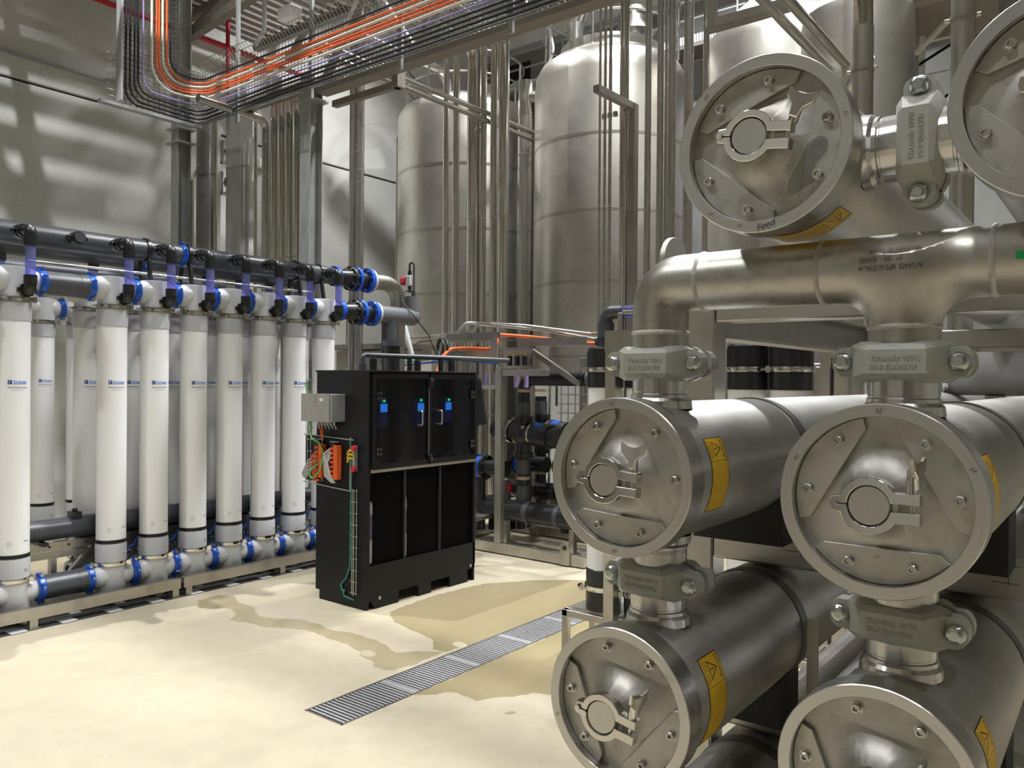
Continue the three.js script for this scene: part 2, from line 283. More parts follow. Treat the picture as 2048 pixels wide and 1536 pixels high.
// drain grate set into the floor
{
  const o = thing('drain_grate', 'long slotted steel drain grate set flush in the cream floor', 'drain grate', [0, 0, 0]);
  const [a, b, c, e] = SLOT;
  part(o, 'grate_frame', [bb(a, a + 0.012, -0.12, 0.002, c, e), bb(b - 0.012, b, -0.12, 0.002, c, e), bb(a, b, -0.12, 0.002, c, c + 0.01), bb(a, b, -0.12, 0.002, e - 0.01, e)], M.frame);
  const sl = bx(0, -0.011, 0, b - a - 0.024, 0.024, 0.0125), e2 = bx(0, -0.012, 0, b - a - 0.024, 0.026, 0.03), gm = std({ color: L(0.5, 0.5, 0.51), metalness: 0.75, roughness: 0.5 });
  let k = 0; for (let d = c + 0.03; d < e - 0.02; d += 0.0255, k++) { const m = part(o, 'slat', k % 20 === 19 ? e2 : sl, gm); m.position.set((a + b) / 2, 0, -d); }
  part(o, 'slat_rod', [bb(a + 0.08, a + 0.086, -0.02, -0.012, c, e), bb(b - 0.086, b - 0.08, -0.02, -0.012, c, e)], M.frame);
}

// ---------- the near skid: membrane pressure vessels ----------
const XL = -0.6015, XR = -0.2422, DF = 1.034, DN = 0.132, SL = 4.4;
const clampHalf = (s) => {
  const q = new THREE.Shape(); const A = (r, a) => [r * Math.cos(a), s * r * Math.sin(a)];
  q.moveTo(0.054, s * 0.0055); q.lineTo(0.054, s * 0.0165); q.lineTo(0.036, s * 0.0165);
  for (let i = 0; i <= 14; i++) { const p = A(0.0325, 0.55 + (2.86 - 0.55) * i / 14); q.lineTo(p[0], p[1]); }
  q.lineTo(-0.041, s * 0.0075); q.lineTo(-0.0425, s * 0.0015); q.lineTo(-0.0262, s * 0.0015);
  for (let i = 0; i <= 14; i++) { const p = A(0.0252, 3.05 + (0.24 - 3.05) * i / 14); q.lineTo(p[0], p[1]); }
  q.closePath();
  return new THREE.ExtrudeGeometry(q, { depth: 0.012, bevelEnabled: true, bevelThickness: 0.0025, bevelSize: 0.0012, bevelSegments: 2, curveSegments: 8 }).translate(0, 0, 0.0295);
};
const clampTop = clampHalf(1), clampLow = clampHalf(-1);
const nutGeo = join([cyl([0.0455, -0.013, -0.0375], [0.0455, 0.05, -0.0375], 0.003, 10), cyl([0.0455, 0.0165, -0.0375], [0.0455, 0.045, -0.0375], 0.0064, 6, 0.0056)]);
const wingGeo = plate([[-0.004, 0.024], [-0.006, 0.036], [-0.0155, 0.045], [-0.017, 0.057], [-0.0105, 0.053], [-0.005, 0.0515], [0.005, 0.0515], [0.0105, 0.053], [0.017, 0.057], [0.0155, 0.045], [0.006, 0.036], [0.004, 0.024]], 0.006, [0, 0, -0.003], 0.0015);
const ringGeo = lat([[0.1025, 0.0205], [0.1025, 0.001], [0.1033, 0], [0.1172, 0], [0.1184, 0.0012], [0.1184, 0.0415], [0.117, 0.043], [0.108, 0.043]], [0, 0, 0], [0, 0, 1], 96, 0.5);
const lidGeo = uvm(lat([[0.1026, 0.0205], [0.07, 0.0205], [0.056, 0.0188], [0.043, 0.012], [0.033, 0], [0.026, -0.014], [0.0238, -0.027], [0.0238, -0.0295]], [0, 0, 0], [0, 0, 1], 72, 0.9));
const capGeo = lat([[0.0295, -0.0305], [0.0236, -0.031], [0.0233, -0.0405], [0.0223, -0.042], [0.0006, -0.042]], [0, 0, 0], [0, 0, 1], 48, 0.5);
const segPts = [[-0.066, -0.0588], [0.066, -0.0588], [0.0755, -0.068]]; for (let i = 1; i <= 12; i++) { const a = -0.733 - (Math.PI - 2 * 0.733) * i / 12; segPts.push([0.1016 * Math.cos(a), 0.1016 * Math.sin(a)]); }
const segGeo = plate(segPts, 0.0068, [0, 0, 0.0202], 0.0006);
const boltGeo = join([lat([[0.0033, 0.0022], [0.0033, 0.0008], [0.0053, 0.0003], [0.0062, 0.0012], [0.0062, 0.0068], [0.0078, 0.0068], [0.0078, 0.0076]], [0, 0, 0], [0, 0, 1], 20, 0.5), lat([[0.0034, 0.0005], [0.0034, 0.004], [0.0003, 0.0042]], [0, 0, 0], [0, 0, 1], 6, 0.3)]).translate(0, 0, -0.0062);
const bodyGeo = (() => { const g = lat([[0.1075, 0.043], [0.1095, 0.047], [0.1095, 0.178], [0.1102, 0.18], [0.1102, SL], [0.1, SL + 0.02], [0.001, SL + 0.03]], [0, 0, 0], [0, 0, 1], 72, 0.5); const uv = g.attributes.uv, p = g.attributes.position; for (let i = 0; i < uv.count; i++) uv.setXY(i, uv.getX(i) * 0.69, -p.getZ(i)); return g; })();
const nozGeo = (dir, far = 0.169) => lat([[0.0515, 0.1], [0.05, 0.112], [0.0462, 0.117], [0.0458, 0.122], [0.0438, 0.1235], [0.0438, 0.126], [0.0445, 0.127], [0.0445, far], [0.04, far]], [0, 0, DN], dir, 48, 0.5);
const warnMat = std({
  roughness: 0.5, map: canvas(640, 288, (x, w, h) => {
    x.fillStyle = '#e2b416'; x.fillRect(0, 0, w, h); x.strokeStyle = '#1b1608'; x.lineWidth = 7; x.strokeRect(3, 3, w - 6, h - 6); x.lineWidth = 4; x.beginPath(); x.moveTo(205, 0); x.lineTo(205, h); x.stroke();
    x.fillStyle = '#1b1608'; x.font = 'bold 40px sans-serif'; x.fillText('Achtung!', 18, 52); x.font = 'bold 31px sans-serif'; x.fillText('CAUTION!', 30, 236); x.fillText('ATTENTION!', 14, 270);
    x.lineWidth = 9; x.beginPath(); x.moveTo(100, 78); x.lineTo(160, 190); x.lineTo(40, 190); x.closePath(); x.stroke(); x.font = 'bold 72px sans-serif'; x.fillText('!', 88, 180);
    x.font = '15px sans-serif'; const T = ['Vor dem Öffnen des Gehäuses den Druck', 'vollständig ablassen und die Anlage spülen.', 'Before opening the housing release the', 'pressure completely and flush the plant.', 'Maximum pressure and temperature as', 'stated on the type plate of the vessel.', 'Avant ouverture du carter relâcher la', 'pression et rincer le système.'];
    T.forEach((t, i) => x.fillText(t, 226, 36 + i * 31 + (i > 1 ? 8 : 0) + (i > 5 ? 8 : 0), 395));
  }),
});
const markMat = (txt, w = 128, h = 64, fnt = '44px cursive') => print(w, h, (x) => { x.clearRect(0, 0, w, h); x.fillStyle = 'rgba(22,20,18,0.85)'; x.font = 'italic ' + fnt.replace('cursive', 'sans-serif'); x.textAlign = 'center'; x.textBaseline = 'middle'; x.fillText(txt, w / 2, h / 2); });
const flat = (w, h, x, y, d, rot = 0) => new THREE.PlaneGeometry(w, h).rotateZ(rot).translate(x, y, -d);
const tick = markMat('II', 64, 64, '40px cursive');
function vessel(x, y, d, o) {
  const t = thing('pressure_vessel', o.label, 'pressure vessel', [x, y, d], 'stainless membrane pressure vessels of the near skid');
  part(t, 'vessel_body', bodyGeo, M.shell);
  if (o.bodyOnly) return t;
  part(t, 'end_ring', ringGeo, M.turned);
  const lid = part(t, 'lid', lidGeo, M.lid); lid.rotation.z = o.rot;
  for (let k = 0; k < 3; k++) {
    const a = o.rot + k * 2.0944, s = part(t, 'retaining_segment', segGeo, M.lid); s.rotation.z = a;
    for (const e of [-1, 1]) { const b = part(s, 'socket_bolt', boltGeo, M.polish); b.position.set(e * 0.0365, -0.0785, 0); b.position.z = 0; }
  }
  const c = new THREE.Group(); c.name = 'pipe_clamp'; t.add(c); c.rotation.z = o.clamp;
  part(c, 'clamp_jaw', [clampTop, cyl([-0.0385, 0, -0.0285], [-0.0385, 0, -0.0475], 0.0042, 12)], M.mirror); part(c, 'clamp_jaw', clampLow, M.mirror);
  part(c, 'blank_cap', capGeo, M.turned);
  const n = part(c, 'wing_nut', [nutGeo, wingGeo.clone().rotateY(o.wing).translate(0.0455, 0, 0.0375)], M.mirror);
  if (o.tilt) { n.geometry = n.geometry.clone().translate(-0.0455, 0.011, -0.0375).rotateZ(o.tilt).translate(0.0455, -0.011, 0.0375); }
  for (const n of o.noz) part(t, 'nozzle', nozGeo(n, o.far || 0.169), M.polish);
  if (o.warn) part(t, 'warning_label', curved([0, 0, 0], [0, 0, 1], 0.1101, o.warn[0], o.warn[1], 0.088, 0.15), warnMat, 'yellow warning label');
  for (const [txt, px, py, w, rot] of o.marks || []) part(t, 'pen_mark', flat(w, w / 2, px, py, -0.0006, rot), txt === 'II' ? tick : markMat(txt));
  return t;
}
const stainMat = print(256, 256, (x, w, h) => { x.clearRect(0, 0, w, h); x.fillStyle = 'rgba(40,37,33,0.34)'; x.beginPath(); x.moveTo(60, 250); x.bezierCurveTo(20, 210, 60, 150, 95, 90); x.bezierCurveTo(90, 40, 150, 10, 180, 20); x.bezierCurveTo(225, 40, 205, 90, 165, 120); x.bezierCurveTo(150, 150, 190, 170, 160, 200); x.bezierCurveTo(130, 200, 120, 235, 60, 250); x.fill(); x.fillStyle = 'rgba(40,37,33,0.16)'; x.beginPath(); x.ellipse(40, 120, 26, 50, 0.2, 0, 7); x.fill(); });
const UP = [0, 1, 0], DOWN = [0, -1, 0], EAST = [1, 0, 0], WEST = [-1, 0, 0];
vessel(XL, 1.507, DF, { label: 'stainless vessel marked S2 under the pipe elbow, with yellow label fully visible', rot: -0.06, clamp: -0.06, wing: 0.05, noz: [UP, DOWN], warn: [1.02, 2.07], marks: [['S2', -0.012, 0.1095, 0.022, 0.05], ['II', -0.005, -0.1095, 0.02, 0], ['II', 0.0, -0.058, 0.012, 0.4]] });
vessel(XR, 1.507, DF, { label: 'largest stainless vessel marked S2, hanging under the pipe tee', rot: 0, clamp: 0, wing: 1.42, noz: [UP, DOWN], warn: [1.05, 2.1], marks: [['S2', 0.0, 0.1095, 0.022, 0], ['II', -0.098, 0.047, 0.018, 0.6], ['II', 0.1, 0.046, 0.018, -0.6], ['II', 0.0, -0.066, 0.014, 0]] });
vessel(XL, 1.165, DF, { label: 'stainless vessel low beside the floor drain, yellow label on its side', rot: 2.98, clamp: -0.16, wing: 1.35, noz: [UP, DOWN], warn: [0.92, 2.2], marks: [['II', -0.104, -0.035, 0.018, 0.9], ['II', 0.036, -0.03, 0.012, 0]] });
vessel(XR, 1.165, DF, { label: 'stainless vessel cut off by the bottom edge, below the vessel marked S2', rot: 3.0, clamp: -0.05, wing: 1.3, noz: [UP, DOWN], warn: [1.0, 2.1] });
const feedVessel = vessel(-0.3962, 1.9683, 1.0481, { label: 'top stainless vessel with Feed written on its rim and a water stain', rot: 3.5, clamp: -0.14, wing: 0.12, tilt: -0.28, noz: [EAST], far: 0.172, warn: [2.35, 3.3], marks: [['Feed', 0.008, -0.1095, 0.034, 0.24], ['S3', -0.028, -0.106, 0.016, -0.2], ['II', -0.078, 0.077, 0.02, 0.7], ['II', -0.07, -0.085, 0.018, -0.6], ['II', 0.109, 0.02, 0.016, -1.2]] });
part(feedVessel, 'water_stain', flat(0.07, 0.085, 0.06, -0.035, 0.0126, -0.15), stainMat);
vessel(-0.0563, 1.9683, 1.0481, { label: 'top stainless vessel cut off by the edge of the view, beside the vertical coupling', rot: 3.42, clamp: 0, wing: 0.3, noz: [WEST], far: 0.165 });
vessel(XL, 0.823, DF, { label: 'lowest stainless vessel, only its grey shell seen between the vessels above', rot: 0.2, clamp: 0, wing: 0.4, noz: [UP] });
vessel(XR, 0.823, DF, { label: 'lowest stainless vessel under the one cut off by the bottom edge', rot: 0.4, clamp: 0, wing: 0.4, noz: [UP] });

// couplings
const cupRing0 = lat([[0.0456, -0.0215], [0.0485, -0.0235], [0.052, -0.0195], [0.054, -0.0125], [0.054, 0.0125], [0.052, 0.0195], [0.0485, 0.0235], [0.0456, 0.0215]], [0, 0, 0], [0, 1, 0], 40, 0.35);
const half = (f) => {
  const P = [], v = (x, y, z) => P.push(new THREE.Vector3(x, y, f * z));
  for (const s of [-1, 1]) { for (let i = 0; i < 14; i++) { const a = i / 14 * 6.283; v(s * (0.0695 + 0.0158 * Math.cos(a)), 0.0212 * Math.sin(a), 0.0065); v(s * (0.0695 + 0.0148 * Math.cos(a)), 0.0202 * Math.sin(a), 0.0285); } }
  const a = new ConvexGeometry(P), Q = []; const w = (x, y, z) => { for (const s of [-1, 1]) for (const t of [-1, 1]) Q.push(new THREE.Vector3(s * x, t * y, f * z)); };
  w(0.064, 0.0215, 0.0065); w(0.06, 0.0212, 0.0282); w(0.049, 0.0272, 0.0065); w(0.047, 0.0272, 0.033); w(0.037, 0.0155, 0.0545); w(0.033, 0.022, 0.0495);
  return [a, new ConvexGeometry(Q)];
};
const lugBolt = join([lat([[0.0128, -0.0275], [0.0128, -0.031], [0.0118, -0.0345], [0.0092, -0.038], [0.005, -0.0402], [0.0003, -0.041]], [0, 0, 0], [0, 0, 1], 20, 0.9), cyl([0, 0, -0.03], [0, 0, 0.046], 0.0062, 12), cyl([0, 0, 0.0285], [0, 0, 0.04], 0.0115, 6)]);
const lettering = (() => {
  const mk = (t, y) => new TextGeometry(t, { font, size: 0.0064, depth: 0.0014, curveSegments: 2 }).translate(0, y, 0);
  const g = join([mk('Victaulic 107N', 0.0015), mk('88.9 QuickVic', -0.0095)]); g.computeBoundingBox(); g.translate(-(g.boundingBox.max.x) / 2, 0, 0);
  g.translate(0, 0, 0.0541);
  g.computeVertexNormals(); return g;
})();
function coupling(p, label, turn = 0, ang = 0) {
  const t = thing('pipe_coupling', label, 'pipe coupling', p, 'grey grooved couplings of the near skid'); t.rotation.set(0, ang, turn);
  part(t, 'housing', [...half(1)], M.grey); part(t, 'housing', [...half(-1)], M.grey); part(t, 'gasket', [cupRing0], M.grey);
  part(t, 'raised_lettering', lettering, M.grey);
  for (const s of [-1, 1]) { const b = part(t, 'bolt', lugBolt, M.zinc); b.position.x = s * 0.07; }
}
coupling([XL, 1.678, DF + DN], 'grey bolted pipe coupling under the bend of the stainless elbow');
coupling([XR, 1.678, DF + DN], 'grey bolted pipe coupling under the stainless pipe tee');
coupling([XL, 1.336, DF + DN], 'grey bolted coupling between the two vessels nearest the floor drain', 0, -0.05);
coupling([XR, 1.336, DF + DN], 'grey bolted coupling between the big S2 vessel and the one below', 0, -0.03);
coupling([-0.2235, 1.9683, 1.0481 + DN], 'grey pipe coupling standing upright between the two top vessels', Math.PI / 2);
coupling([XL, 0.994, DF + DN], 'grey coupling below the lower vessel by the drain, hidden under it');
coupling([XR, 0.994, DF + DN], 'grey coupling hidden below the vessel at the bottom edge');

// header with elbow and tee
{
  const t = thing('header_pipe', 'stainless pipe with elbow and tee lying across the vessels, green arrow on it', 'pipe', [0, 0, 0]);
  const HY = 1.805, HD = DF + DN, R = 0.0445;
  part(t, 'elbow', sweep([[XL, 1.681, HD], [XL, HY, HD], [-0.525, HY, HD]], R, 0.0762, 40), M.pipe);
  part(t, 'straight_pipe', cyl([-0.5255, HY, HD], [-0.345, HY, HD], R, 40, R, true), M.pipe);
  part(t, 'straight_pipe', cyl([-0.137, HY, HD], [0.75, HY, HD], R, 40), M.pipe);
  const mc = new MarchingCubes(72, new THREE.MeshBasicMaterial(), false, false, 60000), half = 0.122; mc.isolation = 0;
  for (let k = 0; k < 72; k++) for (let j = 0; j < 72; j++) for (let i = 0; i < 72; i++) {
    const x = (i - 36) / 36 * half, y = (j - 36) / 36 * half - 0.035, z = (k - 36) / 36 * half, d1 = Math.hypot(y, z) - R * 1.008, d2 = Math.max(Math.hypot(x, z) - R, y), h = Math.max(0.045 - Math.abs(d1 - d2), 0) / 0.045;
    const d = Math.min(d1, d2) - h * h * 0.045 * 0.25; mc.field[k * 5184 + j * 72 + i] = -Math.max(d, Math.abs(x) - 0.103, -0.1235 - y);
  }
  mc.update(); const sg = new THREE.BufferGeometry(); sg.setAttribute('position', new THREE.BufferAttribute(mc.positionArray.slice(0, mc.count * 3), 3));
  sg.scale(half, half, half).translate(XR, HY - 0.035, -HD);
  { const q = sg.attributes.position, nn = new Float32Array(q.count * 3), f = (x, y, z) => { const d1 = Math.hypot(y, z) - R * 1.008, d2 = Math.max(Math.hypot(x, z) - R, y), h = Math.max(0.045 - Math.abs(d1 - d2), 0) / 0.045; return Math.min(d1, d2) - h * h * 0.01125; };
    for (let i = 0; i < q.count; i++) { const x = q.getX(i) - XR, y = q.getY(i) - HY, z = q.getZ(i) + HD, e = 0.002, v = new THREE.Vector3(f(x + e, y, z) - f(x - e, y, z), f(x, y + e, z) - f(x, y - e, z), f(x, y, z + e) - f(x, y, z - e)).normalize(); nn.set([v.x, v.y, v.z], 3 * i); } sg.setAttribute('normal', new THREE.BufferAttribute(nn, 3)); }
  part(t, 'tee', uvm(clean(sg)), M.pipe);
  const bead = (p, ax) => { const g = new THREE.TorusGeometry(R - 0.0026, 0.0047, 10, 90); if (ax === 'x') g.rotateY(Math.PI / 2); else g.rotateX(Math.PI / 2); const q = g.attributes.position; for (let i = 0; i < q.count; i++) { const s = 1 + (rnd() - 0.5) * 0.008; q.setXYZ(i, q.getX(i) * s, q.getY(i) * s, q.getZ(i) * s); } g.computeVertexNormals(); return g.translate(p[0], p[1], -p[2]); };
  for (const x of [-0.525, -0.345, -0.137]) part(t, 'weld_bead', bead([x, HY, HD], 'x'), M.weld);
  part(t, 'weld_bead', bead([XL, 1.727, HD], 'y'), M.weld); part(t, 'weld_bead', bead([XR, 1.724, HD], 'y'), M.weld);
  const txt = print(512, 160, (x, w, h) => { x.clearRect(0, 0, w, h); x.fillStyle = 'rgba(40,38,36,0.75)'; x.font = 'bold 40px monospace'; x.translate(w, h); x.rotate(Math.PI); x.fillText('A/SA403 WP316/316L-W', 10, 45, 490); x.fillText('3" TEE  SCH10S', 150, 95); x.fillText('HN:2108178 10208', 20, 145); });
  { // the print follows the tee's own surface
    const F = (x, y, z) => { const d1 = Math.hypot(y, z) - R * 1.008, d2 = Math.max(Math.hypot(x, z) - R, y), h = Math.max(0.045 - Math.abs(d1 - d2), 0) / 0.045; return Math.min(d1, d2) - h * h * 0.01125; };
    const g = new THREE.PlaneGeometry(0.082, 0.03, 20, 10), q = g.attributes.position;
    for (let i = 0; i < q.count; i++) { const x = q.getX(i) - 0.008, a = q.getY(i) / R + 0.1; let r = R; for (let k = 0; k < 40 && F(x, r * Math.sin(a), r * Math.cos(a)) < 0; k++) r += 0.0005; r += 0.0009; q.setXYZ(i, XR + x, HY + r * Math.sin(a), -HD + r * Math.cos(a)); }
    g.computeVertexNormals(); part(t, 'printed_text', g, txt);
  }
  const txt2 = print(512, 160, (x, w, h) => { x.clearRect(0, 0, w, h); x.fillStyle = 'rgba(40,38,36,0.7)'; x.font = 'bold 34px monospace'; for (let i = 0; i < 4; i++) x.fillText(['A/SA403 WP316 A-0', '316L 90LR SCH10S', 'HT. DMC210025', 'HN:2017073'][i], 10, 36 + i * 38); });
  const eg = new THREE.PlaneGeometry(0.055, 0.019, 12, 6), ep = eg.attributes.position;
  for (let i = 0; i < ep.count; i++) { const th = 2.3 - ep.getX(i) / 0.0762 * 0.85, ph = ep.getY(i) / R, rr = 0.0762 - 0.012 - R * Math.sin(ph), z = R * Math.cos(ph) + 0.0012; ep.setXYZ(i, -0.525 + rr * Math.cos(th) * 1, HY - 0.0762 + rr * Math.sin(th), -HD + z); }
  eg.computeVertexNormals(); part(t, 'printed_text', eg, txt2);
  const arrow = print(256, 64, (x, w, h) => { x.clearRect(0, 0, w, h); x.fillStyle = '#0f9a52'; x.beginPath(); x.moveTo(0, 18); x.lineTo(165, 18); x.lineTo(165, 0); x.lineTo(250, 32); x.lineTo(165, 64); x.lineTo(165, 46); x.lineTo(0, 46); x.fill(); });
  part(t, 'green_arrow', curved([0, HY, HD], [1, 0, 0], R * 1.004, 1.85, 1.35, -0.112, -0.035, true), arrow, 'green arrow sticker');
}
// frame, saddles, straps
{
  const t = thing('skid_frame', 'welded square-tube stainless frame carrying the near pressure vessels', 'frame', [0, 0, 0]);
  const tube = (x0, x1, y0, y1, d0, d1) => rb((x0 + x1) / 2, (y0 + y1) / 2, (d0 + d1) / 2, x1 - x0, y1 - y0, d1 - d0, 0.006);
  for (const d of [1.6, 3.2, 4.6]) {
    for (const y of [1.775, 1.279, 0.937, 0.595]) part(t, 'cross_beam', tube(-0.699, 0.62, y, y + 0.065, d, d + 0.065), M.frame);
    part(t, 'post', tube(-0.765, -0.7, 0.01, 1.84, d, d + 0.065), M.frame); part(t, 'post', tube(0.621, 0.686, 0.01, 1.84, d, d + 0.065), M.frame);
    part(t, 'foot_plate', [bb(-0.79, -0.675, 0, 0.012, d - 0.03, d + 0.095), bb(0.595, 0.71, 0, 0.012, d - 0.03, d + 0.095)], M.frame);
  }
  part(t, 'side_channel', [bb(-0.765, -0.757, 1.745, 1.84, 1.667, 4.6), bb(-0.757, -0.7, 1.745, 1.753, 1.667, 4.6), bb(-0.757, -0.7, 1.832, 1.84, 1.667, 4.6)], M.frame);
  part(t, 'base_beam', [tube(-0.765, -0.7, 0.06, 0.125, 1.667, 3.19), tube(-0.765, -0.7, 0.06, 0.125, 3.27, 4.59)], M.frame);
  part(t, 'stamped_text', flat(0.15, 0.019, -0.485, 0.975, 1.5995), print(512, 64, (x, w, h) => { x.clearRect(0, 0, w, h); x.fillStyle = 'rgba(35,32,30,0.8)'; x.font = '44px monospace'; x.fillText('AISI 304/304L 65 x 65 x 4', 4, 46, 500); }));
  const line = markMat('', 64, 32); void line;
  for (const [x, y, w, h] of [[-0.53, 1.315, 0.04, 0.0012], [-0.515, 1.315, 0.0012, 0.016], [-0.455, 1.325, 0.0012, 0.024], [-0.385, 1.295, 0.03, 0.0012], [-0.17, 1.31, 0.04, 0.0012], [-0.165, 1.314, 0.0012, 0.016]]) part(t, 'pen_line', flat(w, h, x, y, 1.5994), M.dark);
  const sad = (yTop, yBeam) => { const P = [[-0.088, yBeam - yTop], [-0.088, -0.07]]; for (let i = 0; i <= 12; i++) { const a = Math.PI + 0.66 + (Math.PI - 1.32) * i / 12; P.push([0.112 * Math.cos(a), 0.112 * Math.sin(a)]); } P.push([0.088, -0.07], [0.088, yBeam - yTop]); return P; };
  const sg = plate(sad(1.507, 1.344), 0.1, [0, 0, 0], 0.001);
  const names = { [XL]: 'the vessel column by the drain', [XR]: 'the big S2 vessel column' };
  for (const x of [XL, XR]) for (const [y, w] of [[1.507, 'upper'], [1.165, 'middle'], [0.823, 'lowest']]) {
    const nm = names[x];
    const s = solo('saddle_block', sg, M.rubber, `black rubber saddle block under the ${w} vessel of ${nm}`, 'saddle', 'black saddle blocks on the skid beams'); s.position.set(x, y, -1.585);
    const st = solo('vessel_strap', [lat([[0.1106, 0], [0.1128, 0], [0.1128, 0.028], [0.1106, 0.028], [0.1106, 0]], [0, 0, 0], [0, 0, 1], 64, 0.3)], M.strap, `thin steel strap around the ${w} vessel of ${nm}`, 'strap', 'steel straps around the vessels'); st.position.set(x, y, -1.545);
  }
  const hang = solo('steel_flat', [bar([-0.475, 1.2, 1.55], [-0.475, 0.96, 1.55], 0.006, 0.02)], M.frame, 'thin flat steel strip hanging beside the vessel under the strap', 'strip');
  void hang;
  const dk = thing('blind_disc', 'round stainless blank disc standing on edge behind the pipe elbow', 'disc', [-0.87, 1.93, 1.75]);
  part(dk, 'disc_plate', lat([[0.0002, 0], [0.062, 0], [0.063, 0.001], [0.063, 0.013], [0.062, 0.014], [0.0002, 0.012]], [-0.006, 0, 0], [1, 0, 0], 48, 0.4), M.lid);
  part(dk, 'bracket_arm', [bar([0, -0.055, -0.006], [0.12, -0.085, -0.1], 0.012, 0.02)], M.frame);
  part(dk, 'spindle', [cyl([0.006, -0.02, 0], [0.03, -0.02, 0], 0.006, 12), cyl([0, -0.058, 0], [0, -0.066, 0], 0.008, 12)], M.polish);
}

// ---------- the filter rack along the wall side ----------
const FX = -5.85, FX2 = -6.22, FD = [2.168, 2.816, 3.1355, 3.455, 3.7745, 4.094, 4.4135, 4.733], ZU = [0, 0, 1], TY = 2.285, BY = 0.215;
const logoMat = print(512, 256, (x, w, h) => {
  x.clearRect(0, 0, w, h); x.fillStyle = '#1f3f86'; x.fillRect(20, 20, 36, 18); x.fillRect(20, 46, 36, 18); x.fillRect(20, 72, 36, 22); x.fillRect(64, 34, 36, 60); x.fillStyle = '#2f6fd6'; x.fillRect(64, 20, 36, 12);
  x.font = 'bold 92px sans-serif'; x.fillStyle = '#3f86dd'; x.fillText('Scinor', 122, 92, 340);
  x.fillStyle = '#6b5a52'; x.font = 'bold 30px sans-serif'; x.fillText('Water Membrane Solution', 18, 160, 450); x.fillStyle = '#8a8a90'; x.font = '24px sans-serif'; x.fillText('www.scinormem.com', 90, 205, 300);
});
const plateMat = print(512, 128, (x, w, h) => { x.clearRect(0, 0, w, h); x.fillStyle = '#a9a9ad'; x.font = '30px sans-serif'; x.fillText('Model', 20, 36); x.fillText('Serial no.', 20, 74); x.fillText('2022', 20, 110); x.fillStyle = '#6c6c70'; x.font = 'bold 34px sans-serif'; x.fillText('SMT600', 350, 36); });
const branchGeo = join([1, -1].flatMap((s) => ['T', 'B'].map((k) => lat([[0.088, 0.03], [0.088, 0.085], [0.084, 0.108], [0.074, 0.124], [0.07, 0.13], [0.07, 0.139], [0.04, 0.139]], [0, k === 'T' ? TY : BY, 0], [0, 0, s], 28, 0.9))));
const clampRing = (y) => join([lat([[0.1, y - 0.018], [0.112, y - 0.014], [0.114, y], [0.112, y + 0.014], [0.1, y + 0.018]], [0, 0, 0], UP, 36, 0.5), cyl([0.075, y, 0.1], [0.105, y, 0.078], 0.017, 10), cyl([0.09, y - 0.02, 0.098], [0.09, y + 0.02, 0.098], 0.012, 8), cyl([-0.03, y, -0.12], [0.03, y, -0.12], 0.013, 8)]);
function filterModule(p, label, group) {
  const t = thing('filter_column', label, 'filter column', p, group);
  part(t, 'tube', [cyl([0, 0.48, 0], [0, 2.03, 0], 0.1, 40)], M.pvcWhite);
  part(t, 'logo_print', curved([0, 0, 0], UP, 0.1006, -0.72, 0.85, 1.535, 1.632), logoMat);
  part(t, 'type_print', curved([0, 0, 0], UP, 0.1006, -0.75, 0.8, 0.53, 0.575), plateMat);
  part(t, 'seal_ring', [lat([[0.095, 0.455], [0.1035, 0.458], [0.1035, 0.466], [0.099, 0.469], [0.1035, 0.472], [0.1035, 0.48], [0.095, 0.483]], [0, 0, 0], UP, 36, 0.5)], M.pvcBlack);
  part(t, 'lower_collar', [lat([[0.098, 0.32], [0.105, 0.322], [0.105, 0.44], [0.1, 0.455], [0.09, 0.456]], [0, 0, 0], UP, 36, 0.5), cyl([0.09, 0.385, 0.05], [0.096, 0.385, 0.054], 0.012, 10)], M.pvcGrey);
  part(t, 'clamp_ring', clampRing(0.31), M.mirror);
  part(t, 'base_fitting', [lat([[0.0005, 0.09], [0.098, 0.09], [0.103, 0.1], [0.103, 0.3]], [0, 0, 0], UP, 36, 0.5)], M.pvcPale);
  part(t, 'upper_collar', [lat([[0.1, 2.012], [0.1045, 2.015], [0.106, 2.135], [0.1, 2.14]], [0, 0, 0], UP, 36, 0.5)], M.pvcGrey);
  part(t, 'clamp_ring', clampRing(2.155), M.mirror);
  part(t, 'head_fitting', [lat([[0.1, 2.165], [0.1, 2.36], [0.096, 2.372], [0.0005, 2.372]], [0, 0, 0], UP, 36, 0.5)], M.pvcPale);
  part(t, 'branch', branchGeo, M.pvcPale);
  return t;
}
const ord = ['first', 'second', 'third', 'fourth', 'fifth', 'sixth', 'seventh', 'eighth', 'ninth', 'tenth', 'eleventh', 'twelfth'];
const proto = filterModule([FX, 0, FD[7]], 'white filter column of the front row, partly hidden by the black cabinet top', 'white filter columns of the front row');
for (let i = 0; i < 7; i++) copy(proto, [FX, 0, FD[i]], i === 0 ? 'white filter column standing alone beyond the gap with the dark spool pipes' : i === 1 ? 'white filter column just after the gap with the dark spool pipes' : `white filter column of the front row, ${ord[7 - i]} counting from the black cabinet corner`);
copy(proto, [FX, 0, 1.85], 'white filter column of the front row, almost wholly outside the view edge');
const grp2 = 'shaded filter columns of the second row';
FD.forEach((d, i) => { const c = copy(proto, [FX2, 0, d], i === 0 ? 'shaded filter column right behind the column standing alone' : i === 1 ? 'tan-shaded filter column seen in the gap beside the dark spool pipe' : `shaded filter column behind the front row, glimpsed at the ${ord[7 - i]} gap from the cabinet`); c.userData.group = grp2; });
